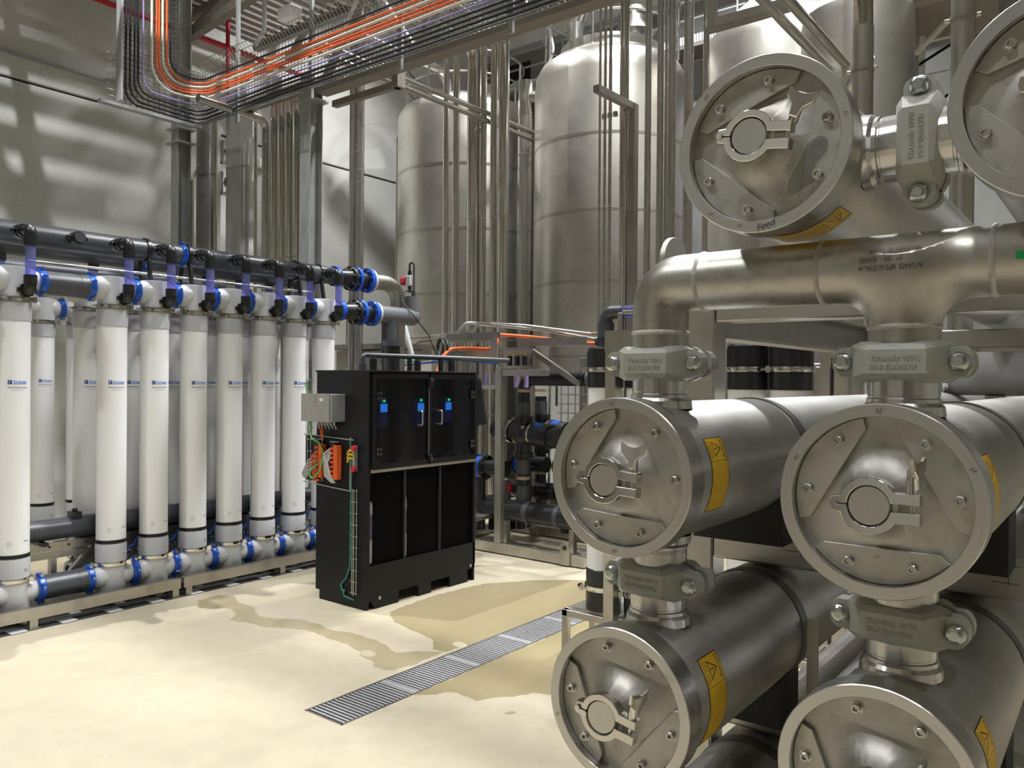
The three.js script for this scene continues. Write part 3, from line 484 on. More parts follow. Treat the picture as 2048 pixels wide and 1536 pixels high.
for (let i = 0; i < 6; i++) { const c = copy(proto, [-8, 0, 3.21 + i * 0.3195], i === 0 ? 'distant white filter column seen through the gap beside the lone column' : i === 1 ? 'half-hidden distant filter column at the far side of the gap' : `distant filter column of the rear rack, ${ord[i]} from the gap, only slivers visible`); c.userData.group = 'filter columns of the rear rack'; }
// blue couplings
const bandGeo = join([lat([[0.07, -0.024], [0.086, -0.022], [0.092, -0.014], [0.092, 0.014], [0.086, 0.022], [0.07, 0.024]], [0, 0, 0], ZU, 32, 0.4), rb(0.02, 0.092, 0, 0.05, 0.026, 0.034, 0.006), rb(0.035, -0.09, 0, 0.05, 0.026, 0.034, 0.006), rb(0.092, 0.02, 0, 0.02, 0.06, 0.022, 0.006)]);
const bandBolts = ([cyl([0.058, -0.088, 0], [0.07, -0.088, 0], 0.014, 10), cyl([0.044, 0.094, 0], [0.054, 0.094, 0], 0.012, 10), cyl([0.1, 0.02, 0], [0.106, 0.02, 0], 0.008, 8)]);
let bandProto = null;
function blueBand(x, y, d, label, group, s = 1) {
  let t; if (!bandProto) { t = bandProto = thing('blue_coupling', label, 'pipe coupling', [x, y, d], group); part(t, 'clamp_band', bandGeo, M.blue); part(t, 'bolt', bandBolts, M.zinc); } else { t = copy(bandProto, [x, y, d], label); t.userData.group = group; }
  t.scale.setScalar(s); return t;
}
for (let i = 1; i < 7; i++) for (const [y, w] of [[TY, 'heads'], [BY, 'feet']]) blueBand(FX, y, (FD[i] + FD[i + 1]) / 2, `blue ring coupling joining the ${w} of front filter columns, ${ord[6 - i]} from the cabinet`, `blue couplings at the column ${w}`);
for (const [y, w] of [[TY, 'upper'], [BY, 'lower']]) {
  blueBand(FX, y, 2.168 + 0.163, `blue ring coupling where the ${w} dark spool pipe meets the lone column`, `blue couplings of the ${w} spool pipe`);
  blueBand(FX, y, 2.816 - 0.163, `blue ring coupling at the far end of the ${w} dark spool pipe`, `blue couplings of the ${w} spool pipe`);
  const s = thing('spool_pipe', `short dark grey ${w} spool pipe bridging the gap between two filter columns`, 'pipe', [FX, y, 2.49]);
  part(s, 'pipe_body', cyl([0, 0, -0.155], [0, 0, 0.155], 0.082, 32), M.pvcDark); part(s, 'socket', [lat([[0.082, 0.08], [0.0845, 0.082], [0.0845, 0.155]], [0, 0, 0], ZU, 32)], M.pvcDark);
  blueBand(FX, y, 2.0, `blue ring coupling at the ${w} view edge before the lone column`, `blue couplings of the ${w} spool pipe`);
}
for (let i = 1; i < 7; i++) for (const [y, w] of [[TY, 'heads'], [BY, 'feet']]) blueBand(FX2, y, (FD[i] + FD[i + 1]) / 2, `blue ring coupling on the ${w} of the shaded second row, ${ord[6 - i]} from the cabinet`, 'blue couplings of the second row');
for (let i = 0; i < 5; i++) blueBand(-8, TY, 3.37 + i * 0.3195, `blue ring coupling on the rear rack heads, ${ord[i]} from the gap`, 'blue couplings of the rear rack');
// dark header pipes and sight tubes
const HXs = [[-6.05, 2.63, 4.99, 'front'], [-6.45, 2.61, 4.86, 'second']];
HXs.forEach(([x, y, e, w], k) => {
  const t = thing('plastic_header', k ? 'dark grey plastic header pipe running behind and below the front header' : 'long dark grey plastic header pipe above the white filter columns', 'pipe', [x, y, 0]);
  part(t, 'pipe_body', cyl([0, 0, 0.4], [0, 0, e], 0.08, 36), M.pvcDark);
  if (!k) part(t, 'socket', [lat([[0.08, 3.0], [0.083, 3.003], [0.083, 3.4]], [0, 0, 0], ZU, 36), lat([[0.08, 4.55], [0.083, 4.553], [0.083, 4.9]], [0, 0, 0], ZU, 36)], M.pvcDark);
});
{ const t = thing('plastic_header', 'dark grey header pipe of the rear rack, seen under the front header', 'pipe', [-7.9, 2.62, 0]); part(t, 'pipe_body', cyl([0, 0, 0.6], [0, 0, 5], 0.08, 30), M.pvcDark); }
blueBand(-6.05, 2.63, 3.455, 'blue ring coupling on the long dark header above the columns', 'blue couplings of the headers', 0.98);
blueBand(-6.45, 2.61, 3.35, 'blue ring coupling on the second header, under the front header', 'blue couplings of the headers', 0.98);
for (const [d, w] of [[3.16, 'by the blue header coupling'], [3.5, 'just after the blue header coupling'], [4.56, 'second from the flanged valves'], [4.82, 'nearest the flanged valves'], [1.7, 'nearest the view edge']]) {
  const t = thing('pipe_bracket', `black bracket holding up the dark header, ${w}`, 'bracket', [-6.05, 2.63, d], 'black header brackets');
  part(t, 'saddle_ring', [lat([[0.0845, -0.014], [0.094, -0.014], [0.094, 0.014], [0.0845, 0.014], [0.0845, -0.014]], [0, 0, 0], ZU, 28, 0.4)], M.pvcBlack);
  part(t, 'strut', [bar([0.06, -0.07, 0], [0.1, -0.27, 0], 0.022, 0.03), bar([-0.06, -0.07, 0], [-0.1, -0.27, 0], 0.022, 0.03)], M.pvcBlack);
  part(t, 'cross_foot', [bb(-0.3, 0.2, -0.29, -0.26, -0.015, 0.015)], M.frame);
}
const union = (y, d = 0, x = 0) => [cyl([x, y, d - 0.03], [x, y, d + 0.03], 0.03, 12)];
let sightProto = null;
FD.forEach((d, i) => {
  const lab = i === 0 ? 'clear violet sight tube with black elbows in front of the lone column' : `clear violet sight tube with black elbows on the front row, ${ord[7 - i]} from the valves`;
  if (sightProto) { copy(sightProto, [-5.69, 0, d + 0.04], lab); return; }
  const t = sightProto = thing('sight_tube', lab, 'sight tube', [-5.69, 0, d + 0.04], 'clear sight tubes of the front row');
  part(t, 'clear_tube', [cyl([0, 2.3, 0], [0, 2.545, 0], 0.031, 24)], M.sight);
  part(t, 'upper_elbow', [sweep([[0, 2.5, 0], [0, 2.61, 0], [-0.2, 2.61, 0]], 0.036, 0.03, 18), cyl([0, 2.5, 0], [0, 2.56, 0], 0.04, 18)], M.pvcBlack);
  part(t, 'union_nut', [cyl([-0.13, 2.61, 0], [-0.19, 2.61, 0], 0.05, 8), cyl([-0.09, 2.61, 0], [-0.12, 2.61, 0], 0.044, 12), rb(-0.15, 2.61, 0, 0.04, 0.03, 0.13, 0.006)], M.pvcBlack);
  part(t, 'lower_elbow', [sweep([[0, 2.31, 0], [0, 2.215, 0], [-0.09, 2.215, 0]], 0.036, 0.03, 18), cyl([0, 2.25, 0], [0, 2.31, 0], 0.04, 18)], M.pvcBlack);
  part(t, 'union_nut', [cyl([-0.04, 2.215, 0], [-0.075, 2.215, 0], 0.049, 8), rb(-0.055, 2.215, 0, 0.03, 0.03, 0.12, 0.006)], M.pvcBlack);
});
{ const t = thing('capped_union', 'black capped union on the dark header above the gap between columns', 'pipe fitting', [-5.93, 2.63, 2.598]); part(t, 'cap', [cyl([0.04, 0, 0], [0.075, 0, 0], 0.036, 20)], M.pvcDark); part(t, 'union_nut', [cyl([-0.04, 0, 0], [0.045, 0, 0], 0.046, 10), rb(0.01, 0, 0, 0.04, 0.03, 0.14, 0.006)], M.pvcBlack); }
FD.forEach((d, i) => { const t = thing('sight_tube', `clear sight tube with black cap behind the front header, ${ord[7 - i]} from the valves`, 'sight tube', [-6.36, 0, d + 0.1], 'sight tubes of the second row'); part(t, 'clear_tube', cyl([0, 2.3, 0], [0, 2.5, 0], 0.031, 16), M.sight); part(t, 'cap', [cyl([0, 2.47, 0], [0, 2.53, 0], 0.04, 16), cyl([0, 2.22, 0], [0, 2.3, 0], 0.04, 16)], M.pvcBlack); });
{ // small bore rail over the heads
  solo('air_pipe', sweep([[-5.98, 2.44, 2.3], [-5.98, 2.44, 4.7]], 0.012, 0, 8), M.polish, 'thin steel pipe lying along the tops of the filter columns', 'pipe');
}
// flanged valves at the far end of both lines
const flange = (y, d, r, w) => lat([[0.05, d - w / 2], [r - 0.003, d - w / 2], [r, d - w / 2 + 0.003], [r, d + w / 2 - 0.003], [r - 0.003, d + w / 2], [0.05, d + w / 2]], [0, y, 0], ZU, 36, 0.4);
const fbolts = (y, d, r, w) => Array.from({ length: 8 }, (_, i) => { const a = i / 8 * 6.283 + 0.2; return cyl([r * Math.cos(a), y + r * Math.sin(a), d - w], [r * Math.cos(a), y + r * Math.sin(a), d + w], 0.012, 6); });
for (const [x, y, d0, w] of [[FX, TY, 4.885, 'lower'], [-6.05, 2.63, 5.0, 'upper']]) {
  const t = thing('check_valve', `black flanged valve between blue flanges at the end of the ${w} line`, 'valve', [x, y, d0], 'flanged valves by the filter rack');
  part(t, 'valve_body', [lat([[0.07, 0], [0.085, 0.01], [0.085, 0.04], [0.075, 0.06], [0.082, 0.15], [0.095, 0.2]], [0, 0, 0], ZU, 32, 0.5)], M.pvcBlack); part(t, 'neck', lat([[0.078, 0.29], [0.078, 0.42]], [0, 0, 0], ZU, 28), M.pvcBlack);
  part(t, 'clamp_band', [lat([[0.086, 0.0], [0.096, 0.004], [0.096, 0.05], [0.086, 0.054]], [0, 0, 0], ZU, 32, 0.4)], M.blue);
  part(t, 'flange', flange(0, 0.215, 0.118, 0.04), M.pvcBlack); part(t, 'flange', flange(0, 0.278, 0.122, 0.034), M.blue, 'blue flange'); part(t, 'flange', flange(0, 0.432, 0.122, 0.042), M.blue, 'blue flange');
  part(t, 'bolt', fbolts(0, 0.215, 0.1, 0.038), M.zinc); part(t, 'bolt', fbolts(0, 0.432, 0.1, 0.036), M.zinc);
}
{
  const t = thing('grey_outlet_pipe', 'thick grey plastic pipe with rounded end running from the lower valve', 'pipe', [FX, TY, 0]);
  part(t, 'pipe_body', [cyl([0, 0, 5.37], [0, 0, 5.86], 0.088, 32), lat([[0.088, 5.86], [0.085, 5.89], [0.07, 5.92], [0.04, 5.938], [0.0005, 5.943]], [0, 0, 0], ZU, 32, 1), cyl([0, 0.03, 5.86], [0, 0.21, 5.86], 0.07, 28)], std({ color: L(0.13, 0.14, 0.15), roughness: 0.35 }));
  part(t, 'flange_collar', [flange(0, 5.355, 0.115, 0.03)], M.pvcPale);
  part(t, 'down_pipe', [cyl([0, 0, 5.55], [0, -TY + 0.02, 5.55], 0.076, 28), cyl([0, -0.28, 5.55], [0, -0.48, 5.55], 0.084, 28)], M.pvcDark);
  const s = thing('pressure_sensor', 'red and white pressure transmitter on a black stem above the grey pipe end', 'sensor', [FX, TY + 0.215, 5.86]);
  part(s, 'stem', [sweep([[0.03, 0, 0], [0.03, 0.34, 0], [-0.03, 0.34, 0], [-0.03, 0.25, 0]], 0.011, 0.02, 8), cyl([0.03, 0, 0], [0.03, 0.05, 0], 0.022, 10), cyl([-0.03, 0.04, 0], [-0.03, 0.26, 0], 0.02, 10)], M.pvcDark);
  part(s, 'white_head', rb(-0.03, 0.16, 0, 0.07, 0.11, 0.06, 0.012), M.pvcWhite); part(s, 'red_cap', [cyl([-0.07, 0.16, 0], [-0.13, 0.165, 0], 0.045, 14)], M.red);
  solo('sensor_cable', sweep([[FX + 0.03, 2.55, 5.86], [FX - 0.02, 2.56, 5.8], [FX - 0.02, 2.46, 5.72], [FX + 0.12, 2.3, 5.76], [FX + 0.16, 2.1, 5.95], [FX + 0.3, 1.75, 6.0]], 0.006, 0.06, 6), M.cableBlack, 'thin black cable looping over the rounded grey pipe end', 'cable');
  const e = thing('steel_bend_pipe', 'matt stainless pipe bending down beyond the upper blue flanges', 'pipe', [-6.05, 2.63, 0]);
  part(e, 'pipe_body', [sweep([[0, 0, 5.47], [0, 0, 5.86], [0, -2.6, 5.86]], 0.078, 0.2, 28)], M.pipe);
  part(e, 'flange_collar', [flange(0, 5.475, 0.115, 0.03)], M.pvcPale);
}
// rack frame
{
  const rail = (d0, d1, lab) => { const t = thing('rail_skid', lab, 'frame', [0, 0, 0], 'steel base frames under the filter rack');
    part(t, 'front_rail', [bb(-5.657, -5.65, 0.062, 0.14, d0, d1), bb(-5.7, -5.657, 0.132, 0.14, d0, d1), bb(-5.7, -5.657, 0.062, 0.07, d0, d1)], M.frame);
    part(t, 'rear_rail', [bb(-6.42, -6.375, 0.062, 0.14, d0, d1)], M.frame); part(t, 'middle_rail', [bb(-6.06, -6.01, 0.03, 0.09, d0, d1)], M.frame);
    for (let d = d0 + 0.02; d < d1 - 0.04; d += (d1 - d0 - 0.08) / 2 - 0.001) { part(t, 'foot', [bb(-5.7, -5.655, 0, 0.062, d, d + 0.05), bb(-5.72, -5.63, 0, 0.006, d - 0.01, d + 0.06), bb(-6.42, -6.38, 0, 0.062, d, d + 0.05)], M.frame); part(t, 'cross_member', [bb(-6.375, -5.7, 0.066, 0.088, d, d + 0.06)], M.frame); }
    return t; };
  rail(1.2, 3.245, 'steel base rail under the lone filter column and the gap'); rail(3.27, 5.05, 'steel base rail under the filter columns beside the black cabinet');
  const rr = thing('rail_skid', 'steel rails under the distant rear filter rack', 'frame', [0, 0, 0], 'steel base frames under the filter rack'); part(rr, 'front_rail', [bb(-7.96, -7.9, 0, 0.089, 2.9, 5.1)], M.frame); part(rr, 'rear_rail', [bb(-8.1, -8.04, 0, 0.089, 2.9, 5.1)], M.frame);
  const mat = thing('painted_shadow', 'dark sheet painted as the shadow on the floor under the filter rack', 'strip', [0, 0, 0]);  // shadow under the rack painted as a dark sheet, pale patches as light
  part(mat, 'shadow_sheet', [bb(-6.1, -5.63, 0.0, 0.004, 1.0, 5.0)], M.dark);
  const lightPatches = []; for (let d = 1.15; d < 4.9; d += 0.31) lightPatches.push(bb(-5.72, -5.62, 0.004, 0.007, d, d + 0.1), bb(-5.98, -5.8, 0.004, 0.007, d + 0.13, d + 0.2)); part(mat, 'light_patch', lightPatches, M.pvcPale).userData.kind = 'stuff';
  const tr = thing('rack_truss', 'steel truss with a punched flat bar seen low through the gap', 'frame', [0, 0, 0]);
  part(tr, 'flat_bar', [bb(-6.035, -6.025, 0.42, 0.475, 1.5, 5)], M.frame); part(tr, 'angle_bar', [bb(-6.075, -6.035, 0.36, 0.4, 1.5, 5)], M.frame);
  for (const [a, b, c, d] of [[0.14, 2.5, 0.37, 2.5], [0.12, 2.52, 0.4, 2.78], [0.14, 3.3, 0.37, 3.3], [0.14, 4.2, 0.37, 4.2]]) part(tr, 'strut', bar([-6.05, a, b], [-6.05, c, d], 0.04, 0.05), M.frame);
  part(tr, 'bolt_hole', [2.33, 2.47, 2.6, 2.72, 2.9, 3.2, 3.5].map((d) => cyl([-6.026, 0.447, d], [-6.0235, 0.447, d], 0.009, 8)), M.dark).userData.kind = 'stuff';
  const bp = thing('plastic_header', 'dark grey pipe lying low behind the front row, seen through the gap', 'pipe', [-6.05, 0.565, 0]); part(bp, 'pipe_body', cyl([0, 0, 1.2], [0, 0, 4.95], 0.075, 28), M.pvcDark); part(bp, 'bracket', [bb(-0.09, 0.09, -0.1, -0.075, 2.4, 2.44), bb(-0.05, 0.05, 0.06, 0.11, 2.62, 2.68), cyl([0, 0.05, 2.65], [0, 0.13, 2.65], 0.02, 8)], M.pvcBlack);
  for (let i = 2; i < 8; i++) solo('blue_hose', sweep([[-5.97, 0.5, FD[i] - 0.2], [-5.95, 0.42, FD[i] - 0.19], [-5.94, 0.36, FD[i] - 0.13], [-5.96, 0.5, FD[i] - 0.02], [-6.0, 0.52, FD[i]]], 0.007, 0.04, 6), M.blue, `thin blue hose between the feet of the columns, ${ord[7 - i]} gap from the cabinet`, 'hose', 'thin blue hoses of the filter rack');
}

// ---------- black dosing cabinet ----------
{
  const x0 = -4.855, x1 = -4.283, d0 = 3.89, d1 = 5.04, H = 1.7, th = 0.02;
  const t = thing('dosing_cabinet', 'tall black dosing cabinet with two dark blue glass doors and three lit pumps', 'cabinet', [0, 0, 0]);
  part(t, 'side_panel', plate([[x0, 0.07], [x0 + 0.045, 0.07], [x0 + 0.045, 0], [x1 - 0.015, 0], [x1 - 0.015, 0.0], [x1, 0.07], [x1, H], [x0, H]], th, [0, 0, d0], 0.001), M.black);
  part(t, 'side_panel', [bb(x0, x1, 0.0, H, d1 - th, d1)], M.black); part(t, 'back_panel', [bb(x0, x0 + th, 0.07, H, d0 + th, d1 - th)], M.black);
  part(t, 'top_panel', [rb((x0 + x1) / 2, H + 0.006, (d0 + d1) / 2, x1 - x0 + 0.05, 0.014, d1 - d0 + 0.03, 0.003)], M.black);
  const fp = new THREE.Shape(); [[d0 + 0.015, 0.06], [d0 + 0.06, 0], [4.18, 0], [4.18, 0.085], [4.385, 0.085], [4.385, 0], [4.525, 0], [4.525, 0.085], [4.74, 0.085], [4.74, 0], [4.955, 0], [4.955, 0.1], [d1, 0.1], [d1, 0.31], [d0, 0.31], [d0, 0.06]].forEach((p, i) => i ? fp.lineTo(p[0], p[1]) : fp.moveTo(p[0], p[1]));
  part(t, 'base_panel', [uvm(new THREE.ExtrudeGeometry(fp, { depth: 0.018, bevelEnabled: false }).rotateY(Math.PI / 2).translate(x1 - 0.018, 0, 0))], M.black);
  part(t, 'shelf', [bb(x0 + th, x1 - 0.02, 0.97, 0.99, d0 + th, d1 - th), bb(x0 + th, x1 - 0.02, 0.28, 0.3, d0 + th, d1 - th)], M.black);
  part(t, 'front_rail', [rb(x1 + 0.004, 0.992, (d0 + d1) / 2, 0.022, 0.026, d1 - d0, 0.006)], M.frame, 'bright metal edge rail');
  const bayM = new THREE.MeshPhysicalMaterial({ color: L(0.0015, 0.0015, 0.0018), roughness: 0.6, specularIntensity: 0.12 });
  for (const d of [4.247, 4.63]) { part(t, 'partition', [bb(x0 + th, x1 - 0.03, 0.3, 0.97, d - 0.006, d + 0.006)], M.black); part(t, 'partition_edge', [bb(x1 - 0.03, x1 - 0.006, 0.3, 0.97, d - 0.004, d + 0.004)], std({ color: L(0.05, 0.05, 0.052), roughness: 0.5 })); }
  for (const [a, b] of [[3.945, 4.239], [4.29, 4.622], [4.638, 5.02]]) part(t, 'added_bay_sheet', plate([[a, 0.302], [b, 0.302], [b, 0.968], [a - 0.03, 0.968], [a - 0.03, 0.8], [a, 0.76]].map((p) => [p[0], p[1]]), 0.006, [0, 0, 0], 0).rotateY(Math.PI / 2).translate(x1 - 0.03, 0, 0), bayM);  // near-black sheets added to stand for the dark insides of open bays
  const glass = new THREE.MeshPhysicalMaterial({ color: L(0.3, 0.37, 0.56), transmission: 1, thickness: 0, roughness: 0.04, ior: 1.5 });
  for (const [a, b, k] of [[d0 + 0.005, 4.466, 0], [4.484, d1 - 0.005, 1]]) {
    const D = part(t, 'door', [bb(x1, x1 + 0.02, 1.655, 1.69, a, b), bb(x1, x1 + 0.02, 1.006, 1.04, a, b), bb(x1, x1 + 0.02, 1.04, 1.655, a, a + (k ? 0.012 : 0.03)), bb(x1, x1 + 0.02, 1.04, 1.655, b - (k ? 0.03 : 0.012), b)], M.black);
    part(D, 'glass_pane', [bb(x1 + 0.006, x1 + 0.014, 1.04, 1.655, a + 0.012, b - 0.012)], glass);
    const hd = k ? 4.575 : 4.36; part(D, 'handle', [sweep([[x1 + 0.014, 1.305, hd], [x1 + 0.055, 1.305, hd], [x1 + 0.055, 1.41, hd], [x1 + 0.014, 1.41, hd]], 0.007, 0.015, 8)], M.pipe);
    for (const y of [1.13, 1.53]) { const hd2 = k ? b - 0.06 : a + 0.055; const hg = part(D, 'hinge', [rb(x1 + 0.022, y, hd2, 0.008, 0.06, 0.05, 0.002)], M.black); part(hg, 'screw', [...[-1, 1].flatMap((i) => [-1, 1].map((j) => cyl([x1 + 0.026, y + 0.018 * i, hd2 + 0.014 * j], [x1 + 0.031, y + 0.018 * i, hd2 + 0.014 * j], 0.006, 8)))], M.zinc); }
  }
  part(t, 'latch', [rb(x1 + 0.03, 1.63, 4.475, 0.03, 0.06, 0.03, 0.006), rb(x1 + 0.03, 1.05, 4.475, 0.03, 0.05, 0.03, 0.006)], M.pvcBlack); part(t, 'lock_screw', [cyl([x1 + 0.04, 1.645, 4.475], [x1 + 0.05, 1.645, 4.475], 0.008, 10), cyl([x1 + 0.04, 1.045, 4.475], [x1 + 0.05, 1.045, 4.475], 0.008, 10)], M.zinc);
  part(t, 'door_seal', [bb(x1 + 0.003, x1 + 0.012, 1.045, 1.65, 4.469, 4.481)], M.galv);
  part(t, 'foot_bolt', [cyl([x1 + 0.001, 0.075, d0 + 0.09], [x1 + 0.012, 0.075, d0 + 0.09], 0.014, 10), cyl([x1, 0.13, 4.98], [x1 + 0.012, 0.13, 4.98], 0.012, 10), cyl([x0 + 0.06, 0.06, d0], [x0 + 0.06, 0.06, d0 - 0.012], 0.013, 10), cyl([x1 - 0.05, 0.075, d0], [x1 - 0.05, 0.075, d0 - 0.012], 0.013, 10)], M.zinc);
  // pumps behind the glass
  const cas = std({ color: L(0.26, 0.36, 0.48), roughness: 0.4 });
  const scr = std({ color: 0x000000, emissive: new THREE.Color(0.08, 0.55, 0.95), emissiveIntensity: 3.4, emissiveMap: canvas(64, 64, (x) => { x.fillStyle = '#fff'; x.fillRect(0, 0, 64, 64); x.fillStyle = '#9fc4e6'; x.fillRect(6, 40, 52, 5); x.fillRect(6, 50, 30, 5); }) });
  [[4.116, 'nearest the filter rack'], [4.506, 'in the middle behind the door handle'], [4.826, 'behind the far glass door']].forEach(([d, w]) => {
    const p = thing('dosing_pump', `dosing pump with blue screen and green lamp, ${w}`, 'pump', [x1 - 0.155, 1.4, d], 'dosing pumps behind the glass doors');
    part(p, 'casing', [rb(0, 0, 0, 0.1, 0.22, 0.125, 0.025, 3), rb(-0.09, -0.05, 0, 0.1, 0.14, 0.11, 0.01)], cas);
    part(p, 'screen', [bb(0.049, 0.0515, 0.005, 0.065, -0.034, 0.034)], scr); part(p, 'indicator', [new THREE.SphereGeometry(0.011, 12, 8).translate(0.054, 0.088, 0)], std({ color: 0x000000, emissive: new THREE.Color(0.05, 1, 0.22), emissiveIntensity: 6 }));
    part(p, 'knob', [cyl([0.045, -0.035, 0.01], [0.062, -0.035, 0.01], 0.016, 14)], M.pvcPale); part(p, 'pump_stand', [bb(-0.08, 0.04, -0.409, -0.105, -0.05, 0.05)], M.pvcBlack);
  });
  for (let i = 0; i < 16; i++) { const d = 3.96 + i * 0.066, xx = x1 - 0.06 - (i % 2) * 0.04; const v = solo('hose_nipple', [cyl([xx, 0.991, d], [xx, 1.03, d], 0.011, 8), cyl([xx, 1.03, d], [xx + 0.012, 1.05, d], 0.007, 6)], i % 5 ? M.polish : M.pvcPale, `small bright hose nipple on the glass compartment floor, ${i < 12 ? ord[i] : ['thirteenth', 'fourteenth', 'fifteenth', 'sixteenth'][i - 12]} from the filter rack`, 'pipe fitting', 'hose nipples inside the cabinet'); void v; }
  solo('dosing_hose', sweep([[x1 - 0.1, 1.05, 4.6], [x1 - 0.08, 1.08, 4.66], [x1 - 0.1, 1.06, 4.73], [x1 - 0.08, 1.03, 4.78]], 0.005, 0.03, 6), M.orange, 'short orange hose lying behind the far glass door', 'hose');
  solo('dosing_hose', sweep([[x1 - 0.08, 1.03, 4.75], [x1 - 0.06, 1.08, 4.82], [x1 - 0.1, 1.05, 4.95]], 0.005, 0.03, 6), M.cableWhite, 'short white hose lying behind the far glass door', 'hose');
  const can = std({ color: L(0.5, 0.52, 0.56), roughness: 0.4 });
  [[3.915, 'first'], [4.262, 'second']].forEach(([d, w]) => {
    const c = thing('chemical_canister', `pale plastic canister with purple label showing at the edge of the ${w} bay`, 'canister', [x1 - 0.148, 0.301, d + 0.115], 'canisters in the cabinet bays');
    part(c, 'canister_body', [rb(0, 0.24, 0, 0.22, 0.48, 0.22, 0.03, 3)], can); part(c, 'cap', [cyl([0.03, 0.48, -0.06], [0.03, 0.52, -0.06], 0.025, 14)], can);
    part(c, 'purple_label', [bb(0.1105, 0.1125, 0.19, 0.37, -0.1, 0.05)], std({ color: L(0.17, 0.1, 0.22), roughness: 0.5 }));
  });
  // junction box with glands
  const jb = thing('junction_box', 'small brushed steel junction box on the black cabinet side', 'junction box', [-4.7, 1.437, d0 - 0.075]);
  part(jb, 'box_body', [rb(0, 0, 0, 0.33, 0.2, 0.14, 0.006)], M.galv); part(jb, 'lid', [rb(-0.01, 0, -0.073, 0.32, 0.205, 0.012, 0.004)], M.pipe); part(jb, 'white_sticker', [bb(0.045, 0.08, 0.05, 0.07, -0.081, -0.079)], M.pvcWhite);
  part(jb, 'screw', [[-0.15, 0.085], [0.13, 0.085], [-0.15, -0.085], [0.13, -0.085]].map(([x, y]) => cyl([x, y, -0.079], [x, y, -0.083], 0.006, 8)), M.zinc);
  for (let i = 0; i < 6; i++) part(jb, 'cable_gland', [cyl([-0.06 + i * 0.035, -0.1, 0], [-0.06 + i * 0.035, -0.13, 0], 0.012, 8), cyl([-0.06 + i * 0.035 + (i > 1 ? 0.004 : 0), -0.13, 0], [-0.06 + i * 0.04, -0.155, 0], 0.006, 8)], M.zinc);
  // valve terminal panel
  const io = thing('terminal_panel', 'open terminal panel crowded with orange plugs on the black cabinet side', 'terminal panel', [-4.72, 1.04, d0 - 0.03]);
  part(io, 'back_plate', [bb(-0.27, 0.25, -0.16, 0.18, 0.015, 0.028)], M.pvcBlack);
  part(io, 'frame_wire', [sweep([[-0.26, 0.19, -0.01], [0.3, 0.17, -0.01]], 0.005, 0, 6), sweep([[-0.26, -0.17, -0.01], [0.28, -0.2, -0.01]], 0.005, 0, 6), sweep([[0.27, 0.19, -0.01], [0.27, -0.2, -0.01]], 0.005, 0, 6), sweep([[-0.12, 0.16, -0.03], [-0.02, 0.16, -0.03], [-0.02, -0.15, -0.03]], 0.004, 0.01, 6), sweep([[0.07, 0.15, -0.03], [0.17, 0.15, -0.03]], 0.004, 0, 6)], M.galv);
  for (const x of [-0.03, 0.14]) { const b = part(io, 'orange_block', [rb(x, 0, -0.02, 0.042, 0.25, 0.05, 0.005)], M.orange); part(b, 'plug_row', Array.from({ length: 7 }, (_, i) => rb(x - 0.03, 0.1 - i * 0.033, -0.045, 0.026, 0.016, 0.026, 0.004)), M.orange); part(io, 'module_body', [rb(x - 0.055, 0.02, 0, 0.06, 0.26, 0.04, 0.004)], M.pvcBlack); }
  const wr = (n, f, m, nm) => { for (let i = 0; i < n; i++) part(io, nm, sweep(f(i), 0.0075, 0.03, 6), m); };
  wr(5, (i) => [[-0.06, 0.04 - i * 0.022, -0.05], [-0.14, 0.0 - i * 0.025, -0.06], [-0.22 + i * 0.01, -0.1 - i * 0.008, -0.05], [-0.25, -0.13, -0.02]], std({ color: L(0.42, 0.41, 0.39), roughness: 0.4 }), 'grey_lead');
  wr(4, (i) => [[0.1, 0.1 - i * 0.02, -0.05], [0.05 + i * 0.012, 0.06 - i * 0.02, -0.07], [0.05 + i * 0.02, -0.1, -0.06], [0.09 + i * 0.012, -0.15, -0.03]], M.pvcPale, 'grey_lead');
  wr(5, (i) => [[-0.05, 0.07 - i * 0.045, -0.05], [-0.1, 0.03 - i * 0.045, -0.065], [-0.11 + i * 0.02, -0.06 - i * 0.02, -0.05]], M.orange, 'orange_lead');
  part(io, 'red_knob', [cyl([0.33, 0.115, -0.02], [0.33, 0.115, -0.045], 0.02, 14)], M.red, 'red round knob'); part(io, 'red_knob', [cyl([0.33, -0.035, -0.02], [0.33, -0.035, -0.045], 0.02, 14)], M.red, 'red round knob');
  part(io, 'knob_bar', [bb(0.305, 0.325, -0.05, 0.13, -0.02, 0.02)], M.galv); for (const y of [0.09, 0.062, 0.035]) part(io, 'yellow_lead', sweep([[0.32, y, -0.02], [0.28, y + 0.01, -0.03], [0.25, y - 0.025, -0.02]], 0.008, 0.02, 6), M.yellow);
  solo('earth_cable', sweep([[-4.97, 1.62, d0 - 0.04], [-4.93, 1.5, d0 - 0.03], [-4.93, 1.3, d0 - 0.03], [-4.88, 1.2, d0 - 0.05], [-4.74, 1.18, d0 - 0.09], [-4.67, 1.1, d0 - 0.1], [-4.7, 0.98, d0 - 0.11], [-4.8, 0.9, d0 - 0.11], [-4.83, 0.96, d0 - 0.11], [-4.72, 1.03, d0 - 0.11]], 0.007, 0.06, 6), M.cableGreen, 'green cable curling down over the orange terminal panel', 'cable');
  solo('earth_cable', sweep([[-4.44, 1.2, d0 - 0.05], [-4.43, 1.05, d0 - 0.045], [-4.45, 0.85, d0 - 0.03], [-4.455, 0.3, d0 - 0.03], [-4.5, 0.2, d0 - 0.03], [-4.56, 0.15, d0 - 0.03], [-4.53, 0.1, d0 - 0.03], [-4.5, 0.13, d0 - 0.03], [-4.54, 0.075, d0 - 0.03], [-4.42, 0.055, d0 - 0.02]], 0.007, 0.03, 6), M.cableTeal, 'teal earth cable running down the cabinet corner to a floor bolt', 'cable');
